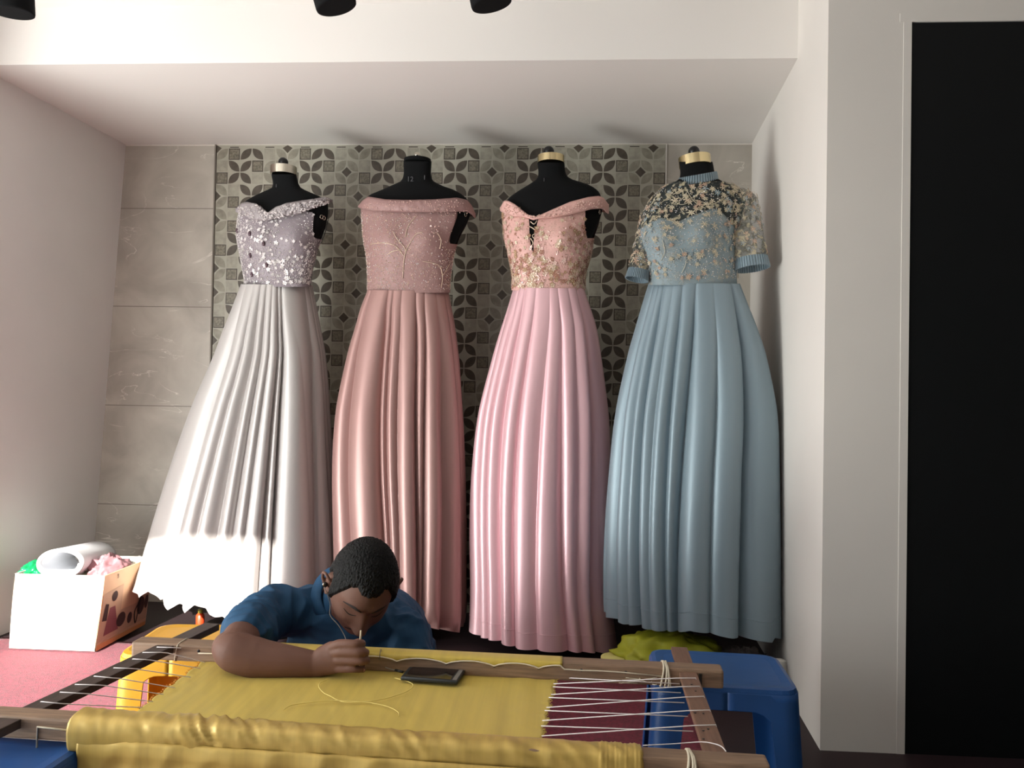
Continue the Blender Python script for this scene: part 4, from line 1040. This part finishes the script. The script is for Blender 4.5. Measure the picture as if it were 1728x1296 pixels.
for x0_, x1_, y0_ in ((963, 990, 1143), (1018, 1035, 1144)):
    a = onZ(x0_, y0_, .009); b = onZ(x1_, y0_, .009)
    mb = MB(); mb.beam(a, b, .022, .003, bev=.001)
    tag(mb.build('paper_strip', mat('white_paper', srgb(206, 200, 196), .8), smooth=False), 'wider white paper strip on the crimson carpet nearer the yellow cloth' if x0_ == 963 else 'shorter white paper strip on the crimson carpet nearer the cord tie', 'paper')

p = onY(715, 303, YM-.045-.0018); lettering('I', p, .024, RX90, mat('grey_print_4', srgb(84, 84, 88), .7), mq2, 'size_mark')
# ================================================================== THE MAN AT THE FRAME
def ell_tube(mb, pts, rs, side, n=20):
    "pts path, rs (half width along side, half thickness) per point, rounded ends"
    pts = [V(p) for p in pts]; m = len(pts)
    fine = spline(pts, (m-1)*8+1); rf = []
    for i in range(len(fine)):
        t = i/8; a = min(int(t), m-2); t -= a; rf.append((rs[a][0]*(1-t)+rs[a+1][0]*t, rs[a][1]*(1-t)+rs[a+1][1]*t))
    P = []; Rr = []
    t0 = (fine[1]-fine[0]).normalized(); t1 = (fine[-1]-fine[-2]).normalized()
    for k in range(5, 0, -1): a = pi/2*k/5.2; P.append(fine[0]-t0*(min(rf[0])*sin(a))); Rr.append((rf[0][0]*cos(a), rf[0][1]*cos(a)))
    P += fine; Rr += rf
    for k in range(1, 6): a = pi/2*k/5.2; P.append(fine[-1]+t1*(min(rf[-1])*sin(a))); Rr.append((rf[-1][0]*cos(a), rf[-1][1]*cos(a)))
    vs = []
    for i, p in enumerate(P):
        t = (P[min(i+1, len(P)-1)]-P[max(i-1, 0)]).normalized()
        s_ = V(side); s_ = (s_-t*s_.dot(t)).normalized(); u_ = t.cross(s_)
        for k in range(n): a = 2*pi*k/n; vs.append(p+s_*(cos(a)*Rr[i][0])+u_*(sin(a)*Rr[i][1]))
    L = len(P)
    fs = [(j*n+k, j*n+(k+1) % n, (j+1)*n+(k+1) % n, (j+1)*n+k) for j in range(L-1) for k in range(n)]
    fs += [tuple(range(n-1, -1, -1)), tuple(range((L-1)*n, L*n))]
    mb.add(vs, fs)
def fuse(mb, name, m, parent, voxel, smooth=3, disp=None):
    me = bpy.data.meshes.new('tmp'); me.from_pydata([tuple(v) for v in mb.v], [], mb.f)
    bm = bmesh.new(); bm.from_mesh(me); bmesh.ops.recalc_face_normals(bm, faces=bm.faces[:]); bm.to_mesh(me); bm.free()
    o = bpy.data.objects.new('tmp', me); COL.objects.link(o)
    r = o.modifiers.new('r', 'REMESH'); r.mode = 'VOXEL'; r.voxel_size = voxel; r.use_smooth_shade = True
    s_ = o.modifiers.new('s', 'SMOOTH'); s_.iterations = smooth; s_.factor = .5
    bpy.context.view_layer.update()
    me2 = bpy.data.meshes.new_from_object(o.evaluated_get(bpy.context.evaluated_depsgraph_get()))
    bpy.data.objects.remove(o); me2.name = name
    if disp:
        N = len(me2.vertices); co = [v.co.copy() for v in me2.vertices]; no = [v.normal.copy() for v in me2.vertices]
        for i in range(N): me2.vertices[i].co = co[i]+no[i]*disp(co[i], no[i])
    me2.polygons.foreach_set('use_smooth', [True]*len(me2.polygons))
    me2.materials.clear(); me2.materials.append(m)
    o = bpy.data.objects.new(name, me2); COL.objects.link(o)
    if parent: put(o, parent)
    return o
man = thing('person', (-.52, 2.3, 0), 'person in a blue rolled-sleeve shirt bent over the yellow cloth, stitching with earphones in', 'person')
H = V((-.464, 1.862, .463))
f_ = V((.25, -.75, -.62)).normalized(); a_ = V((.17, 0, 1)); u_ = (a_-f_*a_.dot(f_)).normalized(); l_ = u_.cross(f_)
def HL(x, y, z): return H+l_*x+f_*y+u_*z
def g(a, b, s): return exp(-((a-b)/s)**2)
def headpt(d, off=0.0):
    x, y, z = d.x*.0745, d.y*(.094 if d.y > 0 else .100), d.z*.116
    jaw = 1-.34*max(0, -d.z-.18)**1.1*(1 if d.y > -.3 else .6); x *= jaw
    if d.y > 0:
        y *= 1-.05*abs(d.x); y += .010*max(0, -d.z-.2)
        y -= .006*g(z, .004, .02)*1
        y += .0065*g(z, .028, .010)*g(abs(x), .026, .022)
        y -= .0085*g(z, .006, .012)*g(abs(x), .032, .014)
        y += .0045*g(z, .004, .009)*g(abs(x), .032, .012)
        y += .006*g(z, -.022, .018)*g(abs(x), .046, .016)
        nz = max(0, min(1, (.022-z)/.060)) if z > -.040 else max(0, 1-(-.040-z)/.007)
        y += (.024*nz**1.2)*g(x, 0, .0095+.006*nz)
        y += .008*g(z, -.036, .007)*g(abs(x), .0125, .0055)
        y += .0055*g(z, -.060, .0045)*g(x, 0, .022); y += .006*g(z, -.070, .005)*g(x, 0, .019); y -= .003*g(z, -.0652, .0022)*g(x, 0, .024)
        y -= .003*g(z, -.082, .006)*g(x, 0, .025); y += .006*g(z, -.098, .012)*g(x, 0, .020)
    else:
        y *= 1-.10*max(0, -d.z)
    p = V((x, y, z))
    if off: p += V((d.x, d.y, d.z))*off
    return p
def head_sphere(mb, off=None, n=120, m=90):
    vs = []
    for j in range(m+1):
        for i in range(n):
            a = 2*pi*i/n; b = pi*j/m-pi/2; d = V((cos(a)*cos(b), sin(a)*cos(b), sin(b)))
            p = headpt(d, off(d) if off else 0); vs.append(HL(*p))
    fs = [(j*n+i, j*n+(i+1) % n, (j+1)*n+(i+1) % n, (j+1)*n+i) for j in range(m) for i in range(n)]
    mb.add(vs, fs)
body = MB()
head_sphere(body)
# ears
for sx in (-1, 1):
    c = HL(sx*.0765, -.008, -.008)
    mbx = [HL(sx*(.080), .004, .016), HL(sx*.091, -.008, .025), HL(sx*.095, -.020, .016), HL(sx*.092, -.021, -.004), HL(sx*.082, -.010, -.022), HL(sx*.079, 0, -.030), HL(sx*.077, .004, -.022)]
    ell_tube(body, mbx, [(.0042, .0042)]*7, l_, 10)
    ell_tube(body, [HL(sx*.074, -.010, .016), HL(sx*.080, -.014, .004), HL(sx*.075, -.008, -.022)], [(.005, .012), (.004, .014), (.004, .010)], l_, 12)
SH_L = V((-.700, 1.945, .372)); SH_R = V((-.395, 2.02, .305)); NB = V((-.548, 2.005, .385))
ell_tube(body, [HL(0, -.045, -.055), (H*.45+NB*.55)+V((0, .015, -.015)), NB], [(.052, .056), (.054, .056), (.07, .06)], l_)
# trunk
trunk = [(-.545, 2.02, .330), (-.54, 2.10, .315), (-.53, 2.22, .27), (-.52, 2.32, .19), (-.52, 2.37, .12)]
trr = [(.150, .075), (.160, .095), (.150, .100), (.145, .100), (.155, .095)]
ell_tube(body, trunk, trr, (1, 0, -.1), 28)
# arms
EL_L = V((-.694, 1.660, .371)); WR_L = onY(531, 1120, 1.6585)
ell_tube(body, [SH_L+V((.06, .05, -.02)), SH_L, (SH_L+EL_L)/2+V((-.012, 0, 0)), EL_L+V((.006, .01, .002))], [(.05, .05), (.052, .052), (.045, .045), (.041, .041)], (0, 0, 1), 20)
fm = onY(432, 1110, 1.654)
ell_tube(body, [EL_L+V((-.010, .010, .0)), EL_L+V((.01, -.005, -.003)), fm, onY(485, 1116, 1.656), WR_L, onY(550, 1114, 1.657), onY(564, 1109, 1.652), onY(574, 1107, 1.648)],
         [(.036, .036), (.043, .041), (.043, .038), (.034, .031), (.0275, .0215), (.0320, .0200), (.0345, .0165), (.030, .012)], (0, 0, 1), 24)
EL_R = V((-.325, 1.96, .14))
ell_tube(body, [SH_R+V((-.06, .02, 0)), SH_R, EL_R], [(.05, .05), (.050, .050), (.041, .041)], (1, 0, 0), 20)
WR_R = V((-.44, 1.74, .235)); ell_tube(body, [EL_R, (EL_R+WR_R)/2, WR_R], [(.041, .041), (.037, .035), (.027, .022)], (1, 0, 0), 20)
# upper (stitching) hand
def finger(pts, r):
    pts = [onY(*p) for p in pts]; rr = [(q, q) for q in r]; ell_tube(body, pts, rr, (0, 0, 1), 12)
    return pts
fing = [[(556, 1094, 1.652), (573, 1087, 1.640), (602, 1087, 1.632), (611, 1086, 1.655), (608, 1084, 1.676)],
        [(558, 1102, 1.650), (577, 1100, 1.637), (608, 1101, 1.629), (617, 1101, 1.653), (609, 1098, 1.674)],
        [(558, 1112, 1.650), (577, 1114, 1.639), (611, 1115, 1.631), (619, 1115, 1.653), (612, 1112, 1.672)],
        [(556, 1122, 1.652), (572, 1128, 1.644), (594, 1129, 1.637), (606, 1129.5, 1.640), (613, 1130, 1.647)]]
frs = [(.010, .0104, .0090, .0082, .0070), (.010, .0106, .0092, .0084, .0072), (.010, .0100, .0088, .0080, .0068), (.0095, .0090, .0078, .0072, .0062)]
for p, r in zip(fing, frs): finger(p, r)
finger([(540, 1108, 1.672), (560, 1098, 1.688), (582, 1090, 1.700), (597, 1087, 1.697), (606, 1083, 1.690)], (.013, .0125, .0105, .0096, .0078))
# the other hand below the cloth, fingers folded upward round the thread
pc = WR_R+(WR_R-EL_R).normalized()*.045
ell_tube(body, [WR_R, WR_R+(WR_R-EL_R).normalized()*.02, pc], [(.027, .020), (.036, .018), (.038, .014)], (1, 0, 0), 20)
dv = (WR_R-EL_R).normalized()
for k in range(4):
    b_ = pc+V(((k-1.5)*.0185, 0, 0))-dv*.006; ln_ = (.040, .045, .042, .033)[k]
    ell_tube(body, [b_-dv*.02, b_, b_+dv*ln_*.8+V((0, 0, .006)), b_+dv*ln_*1.1+V((0, 0, .018+.003*k)), b_+dv*ln_*1.0+V((0, .008, .032))], [(.009, .009), (.0095, .0095), (.0086, .0086), (.0078, .0078), (.0066, .0066)], (1, 0, 0), 12)
ell_tube(body, [WR_R+V((.020, 0, 0))+dv*.012, WR_R+V((.042, 0, .008))+dv*.03, WR_R+V((.042, 0, .022))+dv*.052], [(.012, .012), (.0105, .0105), (.0082, .0082)], (0, 0, 1), 12)
# legs folded on the carpet
def leg(hip, knee, ank, toe, mb, k=1.0):
    ell_tube(mb, [hip, (V(hip)+V(knee))/2, knee], [(.085*k, .080*k), (.072*k, .068*k), (.056*k, .054*k)], (0, 0, 1), 20)
    ell_tube(mb, [knee, (V(knee)+V(ank))/2, ank], [(.054*k, .052*k), (.050*k, .046*k), (.034*k, .034*k)], (0, 0, 1), 20)
LEGS = [((-.60, 2.33, .105), (-.70, 2.10, .085), (-.47, 2.03, .055)), ((-.44, 2.33, .105), (-.25, 2.10, .085), (-.52, 1.94, .055))]
for hp, kn, an in LEGS: leg(hp, kn, an, None, body)
ell_tube(body, [(-.47, 2.03, .052), (-.41, 2.03, .038), (-.36, 2.00, .030)], [(.030, .030), (.034, .026), (.034, .016)], (0, 1, 0), 16)
ell_tube(body, [(-.52, 1.94, .052), (-.58, 1.93, .038), (-.63, 1.90, .030)], [(.030, .030), (.034, .026), (.034, .016)], (0, 1, 0), 16)
bd = fuse(body, 'body', M_skin, man, .0027, 2)
bd['label'] = 'brown skinned face, forearm and hand'
# nail on the little finger and index
for q in (fing[3],):
    a, b = onY(*q[-2]), onY(*q[-1]); t = (b-a).normalized(); MB().ball(b+V((0, -.0052, .0010)), (.0050, .0016, .0040), 12).build('fingernail', M_nail, man)
# hair
def hair_off(d):
    # hairline: forehead, temples, above the ears, nape
    az = math.degrees(math.atan2(abs(d.x), d.y))       # 0 at the face, 180 at the back
    line = interp([(0, .54), (18, .55), (32, .64), (44, .56), (56, .34), (64, .05), (72, -.14), (78, .16), (84, .28), (98, .28), (110, .0), (122, -.25), (145, -.46), (180, -.52)], az)
    line += .03*noise.noise(V((az*.25, d.x*9, 2)))
    k = max(0, min(1, (d.z-line)/.10+.35))
    n_ = .0020*noise.noise(V((d.x*26, d.y*26, d.z*7)))+.0011*noise.noise(V((d.x*80, d.y*80, d.z*18)))
    return -.006+(.0145+.003*max(0, d.z)+n_)*k**.6
hb = MB(); head_sphere(hb, hair_off, 360, 240); hair = hb.build('hair', M_hair, man)
# short strands so the outline is not smooth
rnd = random.Random(12); mb = MB()
for k in range(2600):
    d = V((rnd.gauss(0, 1), rnd.gauss(0, 1), rnd.gauss(0, 1))).normalized()
    o_ = hair_off(d)
    if o_ < .006: continue
    p = HL(*headpt(d, o_-.001)); nrm = (l_*d.x+f_*d.y+u_*d.z); tg = (u_*(-.7)+f_*.5+V((rnd.uniform(-.5, .5), rnd.uniform(-.5, .5), rnd.uniform(-.3, .3)))); tg = (tg-nrm*tg.dot(nrm)).normalized()
    w__ = nrm.cross(tg)*.00035; ln_ = rnd.uniform(.004, .009)
    mb.add([p-w__, p+w__, p+nrm*.0018+tg*ln_], [(0, 1, 2)])
o = mb.build('hair_strands', M_hair, hair); o['kind'] = 'stuff'
def face_strip(pts, w0, name, m, lift=.0016):
    "thin raised strip following the face, pts in (x,z) face coordinates"
    pp = spline([(x, z, 0) for x, z in pts], 24); vs = []
    for i, p in enumerate(pp):
        t = i/23; hw = w0*sin(pi*(.12+.76*t))**.6
        for s_ in (-1, 0, 1):
            x, z = p.x, p.y+s_*hw; dz = max(-1, min(1, z/.116)); cb = sqrt(1-dz*dz); jaw = 1-.34*max(0, -dz-.18)**1.1
            sx_ = max(-.99, min(.99, x/(.0745*jaw*cb))); d = V((sx_*cb, sqrt(max(0, 1-sx_*sx_))*cb, dz))
            q = headpt(d); q.y += lift*(1 if s_ == 0 else .35); vs.append(HL(*q))
    fs = [(i*3+k, i*3+k+1, (i+1)*3+k+1, (i+1)*3+k) for i in range(23) for k in range(2)]
    return new(name, vs, fs, m, man)
for sx in (-1, 1):
    face_strip([(sx*.012, .0235), (sx*.026, .030), (sx*.040, .028), (sx*.052, .020)], .0034, 'eyebrow', M_brow, .0022)
    face_strip([(sx*.018, .0005), (sx*.027, -.0035), (sx*.036, -.0035), (sx*.046, .001)], .0012, 'eyelashes', M_brow, .0018)
face_strip([(-.025, -.0655), (-.012, -.0580), (0, -.0600), (.012, -.0580), (.025, -.0655)], .0030, 'upper_lip', M_lip, .0008)
face_strip([(-.022, -.0680), (-.010, -.0715), (0, -.0722), (.010, -.0715), (.022, -.0680)], .0034, 'lower_lip', M_lip, .0008)
face_strip([(-.030, -.0580), (-.018, -.0500), (-.004, -.0485), (.004, -.0485), (.018, -.0500), (.030, -.0580)], .0042, 'moustache', M_brow, .0012)
# shirt
sh = MB()
ell_tube(sh, [(-.548, 2.005, .338), (-.545, 2.03, .330), (-.54, 2.10, .315), (-.53, 2.22, .27), (-.52, 2.32, .19), (-.52, 2.37, .10)], [(.145, .082), (.165, .092), (.174, .108), (.164, .113), (.160, .114), (.170, .110)], (1, 0, -.1), 32)
cuff = SH_L+(EL_L-SH_L)*.66
ax_ = (EL_L-SH_L).normalized()
ell_tube(sh, [NB+V((-.03, .02, -.02)), SH_L+V((.05, .04, -.005)), SH_L+V((0, 0, .004)), (SH_L+cuff)/2+V((-.012, 0, 0)), cuff+V((-.006, 0, 0))], [(.060, .060), (.062, .066), (.066, .066), (.060, .060), (.058, .058)], (0, 0, 1), 24)
ell_tube(sh, [cuff-ax_*.030+V((-.006, 0, 0)), cuff+V((-.006, 0, 0))-ax_*.004], [(.0625, .0625), (.0620, .0620)], (0, 0, 1), 24)
ell_tube(sh, [NB+V((.05, .02, -.03)), SH_R+V((-.05, .02, .0)), SH_R, SH_R+(EL_R-SH_R)*.8], [(.062, .062), (.064, .062), (.064, .064), (.056, .056)], (1, 0, 0), 24)
# fronts hanging down from the chest
ell_tube(sh, [(-.545, 1.985, .335), (-.54, 1.99, .26), (-.53, 2.03, .16)], [(.130, .045), (.150, .050), (.150, .060)], (1, 0, 0), 24)
# neck of the shirt
ell_tube(sh, [NB+V((0, .02, -.03)), NB+V((.010, -.012, .012))], [(.085, .070), (.070, .066)], l_, 24)
def wr(p, n_):
    q = noise.noise(V((p.x*9+p.z*5, p.y*9, p.z*14)))
    r_ = 1-2*abs(noise.noise(V((p.x*16-p.z*9, p.y*22, p.z*11+3))))
    d = .0030*q+.0085*(r_-.6)
    # gathers running round the rolled sleeve
    s_ = (p-SH_L).dot(ax_)
    if (p-(SH_L+ax_*s_)).length < .085 and s_ > .06: d += .0022*sin(s_*210+3*noise.noise(p*20))
    return d
shirt = fuse(sh, 'shirt', M_shirt, man, .0038, 3, wr)
# collar: two leaves standing round the neck
def collar_leaf(a0, a1, name):
    c = NB+V((.018, -.030, .028)); ax2 = (H-NB).normalized(); e1 = l_; e2 = ax2.cross(e1).normalized(); vs = []; n, K = 40, 6
    for i in range(n):
        a = a0+(a1-a0)*i/(n-1); d = e1*cos(a)+e2*sin(a)
        for k in range(K):
            t = k/(K-1); rise = .034*sin(pi*min(1, t*1.25)*.5) if t < .5 else .034-.040*(t-.5)*2*.9
            r = .062+.004*t+.020*max(0, t-.5)*2
            vs.append(c+d*r+ax2*(rise-.024)+V((0, 0, .002*noise.noise(V((a*3, t, 0))))))
    fs = [(i*K+k, i*K+k+1, (i+1)*K+k+1, (i+1)*K+k) for i in range(n-1) for k in range(K-1)]
    o = new(name, vs, fs, M_shirt, shirt); md = o.modifiers.new('t', 'SOLIDIFY'); md.thickness = .003; return o
collar_leaf(-.3, 2*pi-.9, 'collar')
# trousers
tr = MB()
for hp, kn, an in LEGS: leg(hp, kn, an, None, tr, 1.12)
ell_tube(tr, [(-.52, 2.33, .16), (-.52, 2.36, .125)], [(.165, .11), (.172, .112)], (1, 0, 0), 28)
fuse(tr, 'trousers', M_trou, man, .006, 3, lambda p, n_: .003*noise.noise(p*18))
# needle
nd = MB(); nd.tube([onY(609, 1064, 1.671), onY(607.5, 1092, 1.676)], [.0019, .0024], 10); nd.tube([onY(607.5, 1090, 1.676), onY(606, 1136, 1.680)], [.0009, .0004], 8)
tag(nd.build('needle', mat('pale_wood_needle', srgb(206, 190, 160), .4)), 'thin pale needle held upright between finger and thumb', 'needle')
# earphones
ep = thing('earphones', HL(-.084, -.006, -.006), 'grey corded earphones running from the ear of the person to the smartphone', 'earphones')
eb = HL(-.0865, -.003, -.006)
MB().ball(eb, (.006, .006, .007), 14).build('earbud', M_knob, ep); MB().ball(eb+V((-.002, -.005, .001)), (.0025, .0022, .0045), 10).build('silver_cap', M_metal, ep)
M_cab = mat('grey_cable', srgb(122, 118, 110), .6)
tail = [onZ(667, 1131, .334), onZ(680, 1134, .334)]
pts = [eb+V((0, -.004, -.004)), onY(557, 1018, 1.84), onY(557, 1038, 1.82), onY(571, 1055, 1.80), onY(581, 1072, 1.79), onY(590, 1092, 1.76), onY(618, 1100, 1.755), onY(641, 1096, 1.74)+V((0, 0, .002)), onY(641, 1104, 1.672), onZ(642, 1116, .342), onZ(650, 1126, .332), tail[0]]
MB().tube(spline(pts, 110), .0010, 6).build('cable', M_cab, ep)
MB().tube(tail, .0028, 10).build('plug', M_knob, ep)
